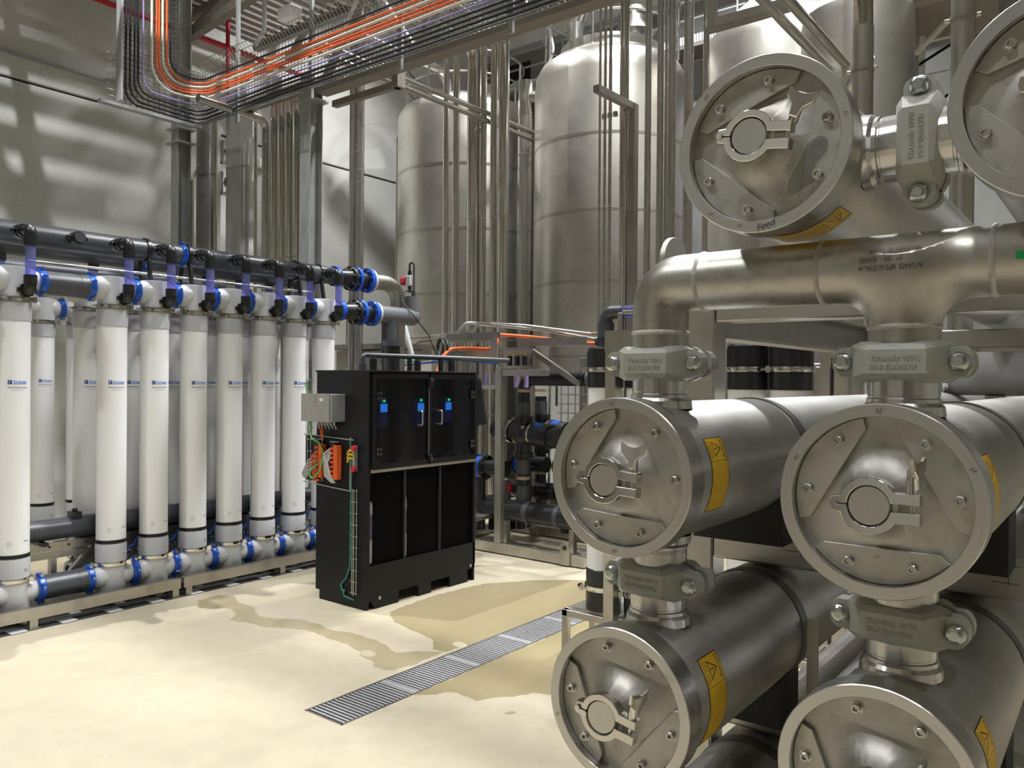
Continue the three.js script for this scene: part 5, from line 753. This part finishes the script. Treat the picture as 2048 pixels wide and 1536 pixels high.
// ---------- pump skid behind the cabinet ----------
{
  const t = thing('pump_skid', 'low stainless skid frame with lifting lug behind the black cabinet', 'frame', [0, 0, 0]), sq = (x0, x1, y0, y1, d0, d1) => rb((x0 + x1) / 2, (y0 + y1) / 2, (d0 + d1) / 2, x1 - x0, y1 - y0, d1 - d0, 0.005);
  part(t, 'base_beam', [sq(-5.5, -3.78, 0.01, 0.105, 5.92, 5.99)], M.frame); part(t, 'base_beam', [sq(-3.85, -3.78, 0.01, 0.105, 5.995, 8.3)], M.frame); part(t, 'base_beam', [sq(-5.5, -5.43, 0.01, 0.105, 5.995, 8.3)], M.frame); part(t, 'base_beam', [sq(-5.425, -3.855, 0.01, 0.105, 6.9, 6.97)], M.frame);
  part(t, 'lifting_lug', [plate([[-0.05, 0], [0.05, 0], [0.05, 0.16], [0.04, 0.19], [0.015, 0.205], [-0.015, 0.205], [-0.04, 0.19], [-0.05, 0.16]], 0.016, [-3.97, 0.012, 5.918])], M.frame); part(t, 'lug_hole', [cyl([-3.97, 0.165, 5.9005], [-3.97, 0.165, 5.898], 0.022, 14)], M.dark);
  part(t, 'post', [sq(-4.79, -4.72, 0.106, 1.765, 5.92, 5.99)], M.frame); for (const [x, d, h] of [[-3.82, 6.6, 1.78], [-4.75, 7.4, 1.9], [-3.82, 8.2, 1.78], [-5.46, 6.4, 1.7]]) part(t, 'post', [sq(x - 0.03, x + 0.03, 0.106, h, d - 0.03, d + 0.03)], M.frame);
  part(t, 'cross_bar', [sq(-4.715, -4.2, 1.69, 1.75, 5.93, 5.98)], M.frame); part(t, 'cross_bar', [sq(-5.4, -4.8, 1.56, 1.6, 6.0, 6.04)], M.frame); part(t, 'cross_bar', [sq(-4.7, -3.86, 1.57, 1.63, 7.38, 7.42), sq(-4.7, -3.86, 1.3, 1.36, 7.38, 7.42), sq(-4.7, -3.86, 0.85, 0.9, 7.38, 7.42)], M.frame);
  part(t, 'brace', bar([-4.66, 1.94, 6.32], [-4.1, 1.62, 6.32], 0.04, 0.05), M.frame); part(t, 'brace', bar([-4.6, 1.5, 7.3], [-3.95, 0.8, 7.3], 0.04, 0.05), M.frame);
  part(t, 'wire_grid', [...Array.from({ length: 9 }, (_, i) => cyl([-4.95, 0.9 + i * 0.1, 7.2], [-4.5, 0.9 + i * 0.1, 7.2], 0.006, 5)), ...Array.from({ length: 5 }, (_, i) => cyl([-4.9 + i * 0.09, 0.8, 7.2], [-4.9 + i * 0.09, 1.8, 7.2], 0.006, 5))], M.frame).userData.kind = 'stuff';
  part(t, 'checker_plate', [rb(-5.3, 0.27, 6.25, 0.36, 0.05, 0.5, 0.02)], M.pipe);
  // upright valve pipes
  [[-4.806, 6.4, 1.665, 'nearer'], [-4.957, 6.9, 1.6, 'further']].forEach(([x, d, top, w], k) => {
    const v = thing('valve_pipe', `black plastic pipe with a fat union in the middle, the ${w} of the two uprights`, 'pipe', [x, 0, d], 'black upright valve pipes');
    part(v, 'pipe_run', [sweep(k ? [[0, 0.3, 0], [0, 1.48, 0]] : [[0, 0.45, 0], [0, top, 0], [0.4, top, 0]], 0.062, 0.11, 20), ...(k ? [] : [cyl([0.1, top, 0], [0.75, top, -0.02], 0.068, 20)])], M.pvcBlack);
    part(v, 'grey_socket', [cyl([0, 1.29, 0], [0, 1.43, 0], 0.07, 20), cyl([0, 0.72, 0], [0, 0.86, 0], 0.07, 20), cyl([0, 0.25, 0], [0, 0.6, 0], 0.07, 20)], M.pvcDark);
    part(v, 'clamp_band', [cyl([0, 1.53, 0], [0, 1.56, 0], 0.066, 20), cyl([0, 0.66, 0], [0, 0.69, 0], 0.066, 20)], std({ color: L(0.42, 0.3, 0.2), roughness: 0.5 }));
    part(v, 'union_flange', [cyl([0, 1.24, 0], [0, 1.29, 0], 0.1, 16), cyl([0, 0.88, 0], [0, 0.93, 0], 0.1, 16)], M.pvcBlack);
    part(v, 'tee_body', [new THREE.SphereGeometry(0.125, 24, 16).translate(0, 1.12, 0), cyl([-0.26, 1.14, 0.02], [0.26, 1.11, -0.02], 0.1, 24), cyl([0, 0.9, 0], [0, 1.26, 0], 0.085, 20)], M.pvcBlack);
    const a = part(v, 'actuator', [cyl([0.13, 1.12, -0.01], [0.36, 1.1, -0.03], 0.118, 24), cyl([0.36, 1.1, -0.03], [0.44, 1.09, -0.035], 0.1, 20), cyl([-0.13, 1.13, 0.01], [-0.36, 1.15, 0.03], 0.112, 24)], M.pvcBlack); part(a, 'blue_sticker', curved([0.15, 1.12, -0.012], [1, -0.09, -0.09], 0.1195, -0.5, 0.75, 0.04, 0.14), M.blue); part(v, 'clamp_band', [cyl([0.13, 1.12, -0.01], [0.155, 1.118, -0.013], 0.123, 24), cyl([-0.13, 1.13, 0.01], [-0.155, 1.132, 0.013], 0.117, 24)], M.polish, 'bright clamp band');
  });
  const hv = thing('ball_valve', 'grey plastic valve with bright blue lever at the end of the black pipe', 'valve', [-3.95, 1.668, 6.38]); part(hv, 'valve_body', [cyl([-0.09, 0, 0], [0.05, 0, 0], 0.072, 20), cyl([0.05, 0, 0], [0.2, 0, 0], 0.04, 16)], std({ color: L(0.13, 0.14, 0.15), roughness: 0.3 })); part(hv, 'blue_lever', [rb(0.1, 0.08, 0, 0.22, 0.03, 0.04, 0.008)], M.cyan, 'bright blue lever'); part(hv, 'stem', [cyl([0.1, 0.03, 0], [0.1, 0.07, 0], 0.014, 8)], M.pvcWhite);
  [[0.345, 6.35, 0.105, 'nearest the drain'], [0.5, 6.8, 0.09, 'behind the front one'], [0.36, 7.3, 0.09, 'rearmost']].forEach(([y, d, r, w]) => { const p = thing('suction_pipe', `thick black pipe lying low across the skid, ${w}`, 'pipe', [0, y, d], 'thick black pipes low on the skid'); part(p, 'pipe_run', [sweep([[-5.3, 0, 0.25], [-5.3, 0, 0], [-4.0, 0, 0], [-3.95, 0.02, 0.6]], r, 0.14, 24)], M.pvcBlack); part(p, 'socket', [cyl([-4.72, 0, 0], [-4.66, 0, 0], r * 1.06, 24), cyl([-4.35, 0, 0], [-4.3, 0, 0], r * 1.06, 24)], M.pvcDark); part(p, 'support_leg', [bb(-5.0, -4.95, -y + 0.02, -r, -0.03, 0.03), bb(-4.2, -4.15, -y + 0.02, -r, -0.03, 0.03)], M.frame); });
  [[-5.27, 0.76, 6.3, 'blue'], [-4.98, 0.8, 6.6, 'middle'], [-4.5, 0.78, 6.7, 'rear']].forEach(([x, y, d, w]) => { const b = thing('flanged_valve', `black and blue flanged valve low on the pump skid, the ${w} one`, 'valve', [x, y, d], 'flanged valves on the pump skid'); part(b, 'valve_body', [cyl([-0.12, 0, 0], [0.32, 0, 0], 0.08, 20), cyl([0, 0, 0], [0, -y + 0.12, 0], 0.045, 14)], M.pvcBlack); part(b, 'flange', [cyl([-0.06, 0, 0], [-0.035, 0, 0], 0.125, 20), cyl([0.05, 0, 0], [0.075, 0, 0], 0.125, 20)], M.pvcBlack); part(b, 'blue_disc', [cyl([-0.03, 0, 0], [0.045, 0, 0], 0.115, 20)], M.blue); part(b, 'bolt', Array.from({ length: 6 }, (_, i) => cyl([-0.075, 0.1 * Math.cos(i * 1.047), 0.1 * Math.sin(i * 1.047)], [0.09, 0.1 * Math.cos(i * 1.047), 0.1 * Math.sin(i * 1.047)], 0.009, 6)), M.zinc); });
  const mc = thing('motor', 'grey pump motor with a red plug low behind the cabinet', 'motor', [-5.15, 0.5, 6.5]); part(mc, 'motor_body', [cyl([0, -0.2, 0], [0, 0.12, 0], 0.075, 20), ...Array.from({ length: 8 }, (_, i) => bar([0.078 * Math.cos(i * 0.785), -0.18, 0.078 * Math.sin(i * 0.785)], [0.078 * Math.cos(i * 0.785), 0.1, 0.078 * Math.sin(i * 0.785)], 0.012, 0.02))], M.galv); part(mc, 'red_plug', [rb(0.12, 0.05, -0.03, 0.04, 0.1, 0.05, 0.008)], M.red); part(mc, 'base', [bb(-0.1, 0.1, -0.39, -0.2, -0.1, 0.1)], M.pvcBlack);
  // services above the skid
  const tr = thing('service_tray', 'small steel cable tray with mesh sides above the pump skid', 'cable tray', [0, 0, 0]);
  part(tr, 'tray_deck', [bb(-5.7, -5.0, 1.86, 1.868, 6.1, 6.3), bb(-5.7, -5.0, 1.868, 1.94, 6.1, 6.106)], M.frame); part(tr, 'tray_deck', [bb(-5.85, -5.1, 2.06, 2.068, 6.38, 6.6), bb(-5.85, -5.1, 2.068, 2.14, 6.38, 6.386)], M.frame); part(tr, 'tray_deck', [bb(-5.05, -4.2, 2.0, 2.008, 6.6, 6.8), bb(-5.05, -4.2, 2.008, 2.08, 6.6, 6.606)], M.frame);
  part(tr, 'mesh_side', [...Array.from({ length: 15 }, (_, i) => cyl([-5.68 + i * 0.047, 1.87, 6.31], [-5.68 + i * 0.047, 2.1, 6.31], 0.004, 4)), ...[1.92, 1.98, 2.04].map((y) => cyl([-5.7, y, 6.31], [-5.0, y, 6.31], 0.004, 4))], M.frame).userData.kind = 'stuff'; part(tr, 'end_plate', [bb(-5.0, -4.93, 1.84, 2.1, 6.1, 6.12)], M.frame); part(tr, 'tray_post', [bb(-5.45, -5.4, 0.11, 1.86, 6.2, 6.25), bb(-4.96, -4.91, 0.11, 2.0, 6.68, 6.73)], M.frame);
  solo('orange_harness', sweep([[-5.2, 1.72, 5.56], [-5.28, 1.86, 5.7], [-5.42, 1.96, 5.98], [-5.3, 1.965, 6.08], [-5.05, 1.955, 6.14], [-4.98, 1.975, 6.16], [-4.985, 2.06, 6.2]], 0.017, 0.07, 8), M.orange, 'orange cable bundle arching up from the cabinet roof to the small tray', 'cable');
  solo('orange_harness', sweep([[-5.2, 2.12, 6.5], [-4.95, 2.1, 6.7], [-4.4, 2.03, 6.9], [-4.0, 2.02, 7.0], [-3.2, 2.05, 7.0]], 0.018, 0.07, 8), M.orange, 'long orange cable bundle lying along the rail towards the white tubes', 'cable');
  solo('cable_coil', [new THREE.TorusGeometry(0.12, 0.014, 8, 36).scale(1, 0.75, 1).rotateY(-0.6).translate(-5.48, 1.97, -5.9), new THREE.TorusGeometry(0.115, 0.012, 8, 36).scale(1, 0.8, 1).rotateY(-0.4).translate(-5.47, 1.965, -5.925)], M.cableBlack, 'coil of black cable hanging on the small tray', 'cable coil');
  [[5.95, 1.9, M.cableGreen, 'green'], [5.98, 1.87, M.blue, 'blue']].forEach(([d, y, m, c]) => solo('service_cable', sweep([[-6.4, y - 0.1, d], [-5.9, y - 0.06, d], [-5.4, y - 0.02, d + 0.05], [-4.85, y - 0.06, d + 0.05]], 0.009, 0.1, 6), m, `thin ${c} cable running low over the cabinet roof`, 'cable'));
  const hp = thing('guard_hoop', 'bent steel guard rail looping over the pump skid services', 'rail', [0, 0, 0]);
  part(hp, 'rail_tube', [sweep([[-6.64, 1.0, 6.5], [-6.64, 2.11, 6.5], [-5.9, 2.15, 6.6], [-5.82, 2.28, 6.68], [-5.2, 2.24, 6.9], [-4.4, 2.13, 7.0], [-3.2, 2.13, 7.0]], 0.018, 0.07, 10), sweep([[-6.5, 1.0, 6.58], [-6.5, 2.08, 6.58], [-5.75, 2.12, 6.64], [-5.67, 2.26, 6.72], [-5.0, 2.19, 6.95], [-4.4, 2.08, 7.08], [-3.2, 2.08, 7.08]], 0.018, 0.07, 10)], M.polish);
  part(hp, 'rail_post', [cyl([-5.82, 0.1, 6.68], [-5.82, 2.2, 6.68], 0.014, 8), cyl([-4.9, 0.1, 6.98], [-4.9, 2.16, 6.98], 0.014, 8), cyl([-4.1, 0.1, 7.04], [-4.1, 2.1, 7.04], 0.014, 8), cyl([-6.64, 0.1, 6.5], [-6.64, 1, 6.5], 0.018, 8), cyl([-6.5, 0.1, 6.58], [-6.5, 1, 6.58], 0.018, 8)], M.polish);
  solo('leaning_pipe', sweep([[-6.35, 2.25, 6.25], [-6.1, 1.4, 6.3]], 0.03, 0, 10), M.pvcPale, 'pale pipe leaning behind the thin manifold', 'pipe');
  const gp = thing('air_manifold', 'steel plate with three yellow-tipped black air fittings above the post', 'manifold', [-4.68, 1.86, 6.08]); part(gp, 'plate', [bb(-0.17, 0.17, 0.085, 0.1, -0.05, 0.06), bb(-0.17, 0.17, -0.1, 0.1, 0.06, 0.066)], M.frame); for (const x of [-0.06, 0.03, 0.12]) { const f = part(gp, 'black_fitting', [cyl([x, 0.02, 0], [x, -0.07, 0], 0.024, 12)], M.pvcBlack); part(f, 'yellow_tip', cyl([x, 0.045, 0], [x, 0.02, 0], 0.015, 10), M.yellow); }
  for (let i = 0; i < 4; i++) solo('blue_bottle', [cyl([-5.05 + i * 0.11 + (i > 1 ? 0.12 : 0), 1.58, 6.1 + i * 0.02], [-5.05 + i * 0.11 + (i > 1 ? 0.12 : 0), 1.72, 6.1 + i * 0.02], 0.022, 12)], M.cableViolet, `small violet-blue sample cup on the bar, ${ord[i]} from the cabinet`, 'cup', 'violet sample cups');
  const bg = thing('black_reducer', 'tapered black plastic cowl behind the far cabinet edge', 'cowl', [-4.62, 1.5, 5.35]); part(bg, 'cowl_body', [cyl([0, 0.16, 0], [0, -0.24, 0.02], 0.1, 28, 0.15)], M.black); part(bg, 'cowl_stand', [cyl([0, -0.22, 0.02], [0, -1.47, 0.02], 0.05, 14)], M.rubber); part(bg, 'yellow_dot', [cyl([0.0, -0.16, -0.17], [0.0, -0.16, -0.19], 0.03, 12)], M.yellow);
  const gc = thing('control_cabinet', 'light grey control cabinet far behind the black valves', 'cabinet', [-5.3, 0, 7.95]); part(gc, 'cabinet_body', [rb(-0.1, 0.95, 0.04, 0.8, 1.5, 0.24, 0.01), bb(-0.45, 0.25, 0, 0.2, -0.05, 0.14)], M.galv); part(gc, 'cabinet_door', [rb(-0.1, 0.95, -0.095, 0.76, 1.44, 0.02, 0.006)], std({ color: L(0.6, 0.6, 0.57), roughness: 0.5 })); part(gc, 'slot', [bb(-0.12, -0.09, 1.35, 1.6, -0.108, -0.105), bb(0.16, 0.19, 0.75, 0.95, -0.108, -0.105)], M.dark);
  const fr = thing('tube_trestle', 'steel tube frame standing before the light grey control cabinet', 'frame', [-4.35, 0, 7.7]); part(fr, 'tube', [sweep([[-0.2, 0, 0], [-0.2, 1.38, 0], [0.4, 1.38, 0], [0.4, 0, 0]], 0.022, 0.06, 10)], M.polish); part(fr, 'tube', sweep([[-0.2, 0.7, 0], [0.4, 0.7, 0]], 0.018, 0, 8), M.polish);
  const bt = thing('beige_tank', 'beige rectangular tank with a steel shelf behind the white columns', 'tank', [-7.0, 0, 6.45]); part(bt, 'tank_body', [rb(0, 1.0, 0.1, 1.1, 1.96, 0.5, 0.01)], std({ color: L(0.42, 0.39, 0.35), roughness: 0.5 })); part(bt, 'shelf', [bb(-0.6, 0.6, 1.99, 2.05, -0.25, 0.4)], M.frame); part(bt, 'shelf_rail', [sweep([[-0.3, 2.05, -0.2], [-0.3, 2.35, -0.2], [0.5, 2.35, -0.2], [0.5, 2.05, -0.2]], 0.012, 0.04, 8)], M.frame); part(bt, 'white_sticker', [bb(0.18, 0.28, 1.7, 1.74, -0.153, -0.15)], M.pvcWhite);
  const bp = thing('black_stack', 'black cylinder standing on the cabinet side behind the white columns', 'pipe', [-5.35, 0, 5.12]); part(bp, 'cylinder_body', [cyl([0, 0.0, 0], [0, 1.95, 0], 0.07, 20)], M.pvcBlack); part(bp, 'collar', [cyl([0, 1.95, 0], [0, 2.0, 0], 0.09, 20)], M.pvcDark);
}
// black and white upright membrane tubes near the drain
{
  const mk = (p, label) => { const t = thing('membrane_tube', label, 'membrane tube', p, 'black and white membrane tubes');
    part(t, 'tube', [cyl([0, 0.54, 0], [0, 1.63, 0], 0.1, 32)], M.pvcWhite);
    const rib = []; for (let i = 0; i < 28; i++) { const a = i / 28 * 6.283; rib.push(bar([0.104 * Math.cos(a), 1.72, 0.104 * Math.sin(a)], [0.104 * Math.cos(a), 1.82, 0.104 * Math.sin(a)], 0.006, 0.006)); }
    part(t, 'upper_cap', [lat([[0.098, 1.61], [0.106, 1.612], [0.106, 1.835], [0.1, 1.845], [0.0005, 1.845]], [0, 0, 0], UP, 36, 0.5), ...rib], M.pvcBlack); part(t, 'lower_cap', [lat([[0.0005, 0.315], [0.1, 0.315], [0.104, 0.33], [0.104, 0.555], [0.098, 0.56]], [0, 0, 0], UP, 36, 0.5)], M.pvcBlack);
    part(t, 'clamp_ring', [lat([[0.105, 1.7], [0.115, 1.702], [0.117, 1.715], [0.115, 1.728], [0.105, 1.73]], [0, 0, 0], UP, 36, 0.5), cyl([-0.08, 1.715, -0.11], [-0.11, 1.715, -0.08], 0.018, 10)], M.mirror); part(t, 'clamp_ring', [lat([[0.103, 0.43], [0.113, 0.432], [0.115, 0.447], [0.113, 0.462], [0.103, 0.464]], [0, 0, 0], UP, 36, 0.5), cyl([-0.08, 0.447, -0.11], [-0.11, 0.447, -0.08], 0.018, 10)], M.mirror);
    return t; };
  const a = mk([-2.445, 0, 4.05], 'black and white tube on the stand beside the floor drain'); void a;
  mk([-2.19, 0, 4.05], 'black and white tube behind the steel post and the first coupling'); mk([-1.585, 0, 4.05], 'black and white tube with bright clamp ring behind the vessels'); mk([-1.36, 0, 4.05], 'black and white tube next to the bright clamp ring, seen beside the pipe tee');
  const s = thing('tube_stand', 'square-tube steel stand carrying the black and white tubes beside the drain', 'stand', [0, 0, 0]), sq = (x0, x1, y0, y1, d0, d1) => rb((x0 + x1) / 2, (y0 + y1) / 2, (d0 + d1) / 2, x1 - x0, y1 - y0, d1 - d0, 0.004);
  for (const [x, d] of [[-2.66, 3.95], [-2.66, 4.25], [-1.2, 3.95], [-1.2, 4.25]]) part(s, 'leg', sq(x, x + 0.04, 0, 0.3, d - 0.02, d + 0.02), M.frame);
  part(s, 'top_rail', [sq(-2.66, -1.16, 0.26, 0.3, 3.93, 3.97)], M.frame); part(s, 'top_rail', [sq(-2.66, -1.16, 0.26, 0.3, 4.23, 4.27)], M.frame); part(s, 'side_rail', [sq(-2.66, -2.62, 0.26, 0.3, 3.97, 4.23), sq(-2.66, -2.62, 0.06, 0.1, 3.97, 4.23)], M.frame); part(s, 'tube_seat', [bb(-2.6, -1.22, 0.3, 0.314, 3.97, 4.2)], M.frame);
  part(s, 'post', [sq(-2.335, -2.27, 0.0, 1.93, 3.86, 3.925)], M.frame); part(s, 'corner_plate', [bb(-2.335, -2.06, 1.81, 1.93, 3.855, 3.86)], M.frame); part(s, 'upper_rail', [sq(-2.27, -1.1, 1.86, 1.93, 3.86, 3.925)], M.frame); part(s, 'loop_frame', [sq(-2.27, -2.24, 1.93, 2.03, 3.88, 3.91), sq(-2.24, -2.1, 2.02, 2.04, 3.88, 3.91)], M.frame);
  part(s, 'post', [sq(-1.1, -1.035, 0, 1.93, 3.86, 3.925)], M.frame);
  const e = thing('elbow_set', 'black elbow with clear violet tube on top of the nearest black cap', 'pipe fitting', [-2.445, 0, 4.05]); part(e, 'black_elbow', [sweep([[0, 1.85, 0], [0, 2.05, 0], [0.12, 2.05, 0]], 0.04, 0.05, 16), cyl([0, 1.9, 0], [0, 1.99, 0], 0.05, 16), cyl([-0.06, 1.885, 0], [0.06, 1.885, 0], 0.028, 12)], M.pvcDark); part(e, 'clear_tube', cyl([0.1, 2.05, 0], [0.25, 2.05, 0], 0.036, 20), M.sight);
  part(e, 'black_elbow', [sweep([[0.24, 2.05, 0], [0.3, 2.05, 0], [0.3, 1.85, 0]], 0.04, 0.04, 16)], M.pvcDark);
  const io = thing('terminal_panel', 'bright orange terminal block with white leads seen below the tee coupling', 'terminal panel', [-1.35, 1.6, 5]); part(io, 'orange_block', [rb(0, 0, 0, 0.1, 0.26, 0.05, 0.006), ...Array.from({ length: 15 }, (_, i) => rb(-0.035 + (i % 3) * 0.035, 0.1 - Math.floor(i / 3) * 0.048, -0.035, 0.022, 0.03, 0.03, 0.004))], M.orange); for (let i = 0; i < 5; i++) part(io, 'white_lead', sweep([[-0.03 + i * 0.012, 0.03 - i * 0.02, -0.05], [0.04, -0.02 - i * 0.02, -0.08], [0.06, -0.09, -0.06], [-0.02, -0.12, -0.05]], 0.006, 0.03, 6), M.pvcWhite); part(io, 'panel_stand', [bb(-0.1, 0.1, -1.6, 0.2, 0.03, 0.05)], M.pvcBlack);
  const cb = thing('control_cabinet', 'grey steel control box behind the black tubes, next to the orange block', 'cabinet', [-1.62, 0, 5.3]); part(cb, 'cabinet_body', [rb(0, 0.9, 0.1, 0.42, 1.75, 0.25, 0.01)], M.galv); part(cb, 'cabinet_door', [rb(0, 0.95, -0.03, 0.38, 1.6, 0.012, 0.004)], M.frame); part(cb, 'stand_post', [bb(0.06, 0.12, 0, 1.9, -0.12, -0.06)], M.frame);
  const hz = thing('insulated_pipe', 'bright lying steel cylinder seen behind the tee coupling', 'pipe', [-0.45, 1.69, 3.6]); part(hz, 'pipe_run', [cyl([-0.12, 0, 0], [1.2, 0, 0], 0.085, 28)], M.pvcPale); part(hz, 'end_ring', [cyl([-0.14, 0, 0], [-0.12, 0, 0], 0.1, 28)], M.polish); part(hz, 'saddle_leg', [bb(0, 0.06, -1.69, -0.085, -0.05, 0.05), bb(0.9, 0.96, -1.69, -0.085, -0.05, 0.05)], M.frame);
  const wp = thing('white_board', 'pale upright panel at the edge of the view behind the vessels', 'panel', [0.06, 0, 2.5]); part(wp, 'panel_sheet', [rb(0, 0.75, 0, 0.5, 1.5, 0.03, 0.005)], M.pvcPale); part(wp, 'panel_foot', [bb(-0.25, 0.25, 0, 0.02, -0.08, 0.08)], M.frame);
}
renderer.render(scene, camera);
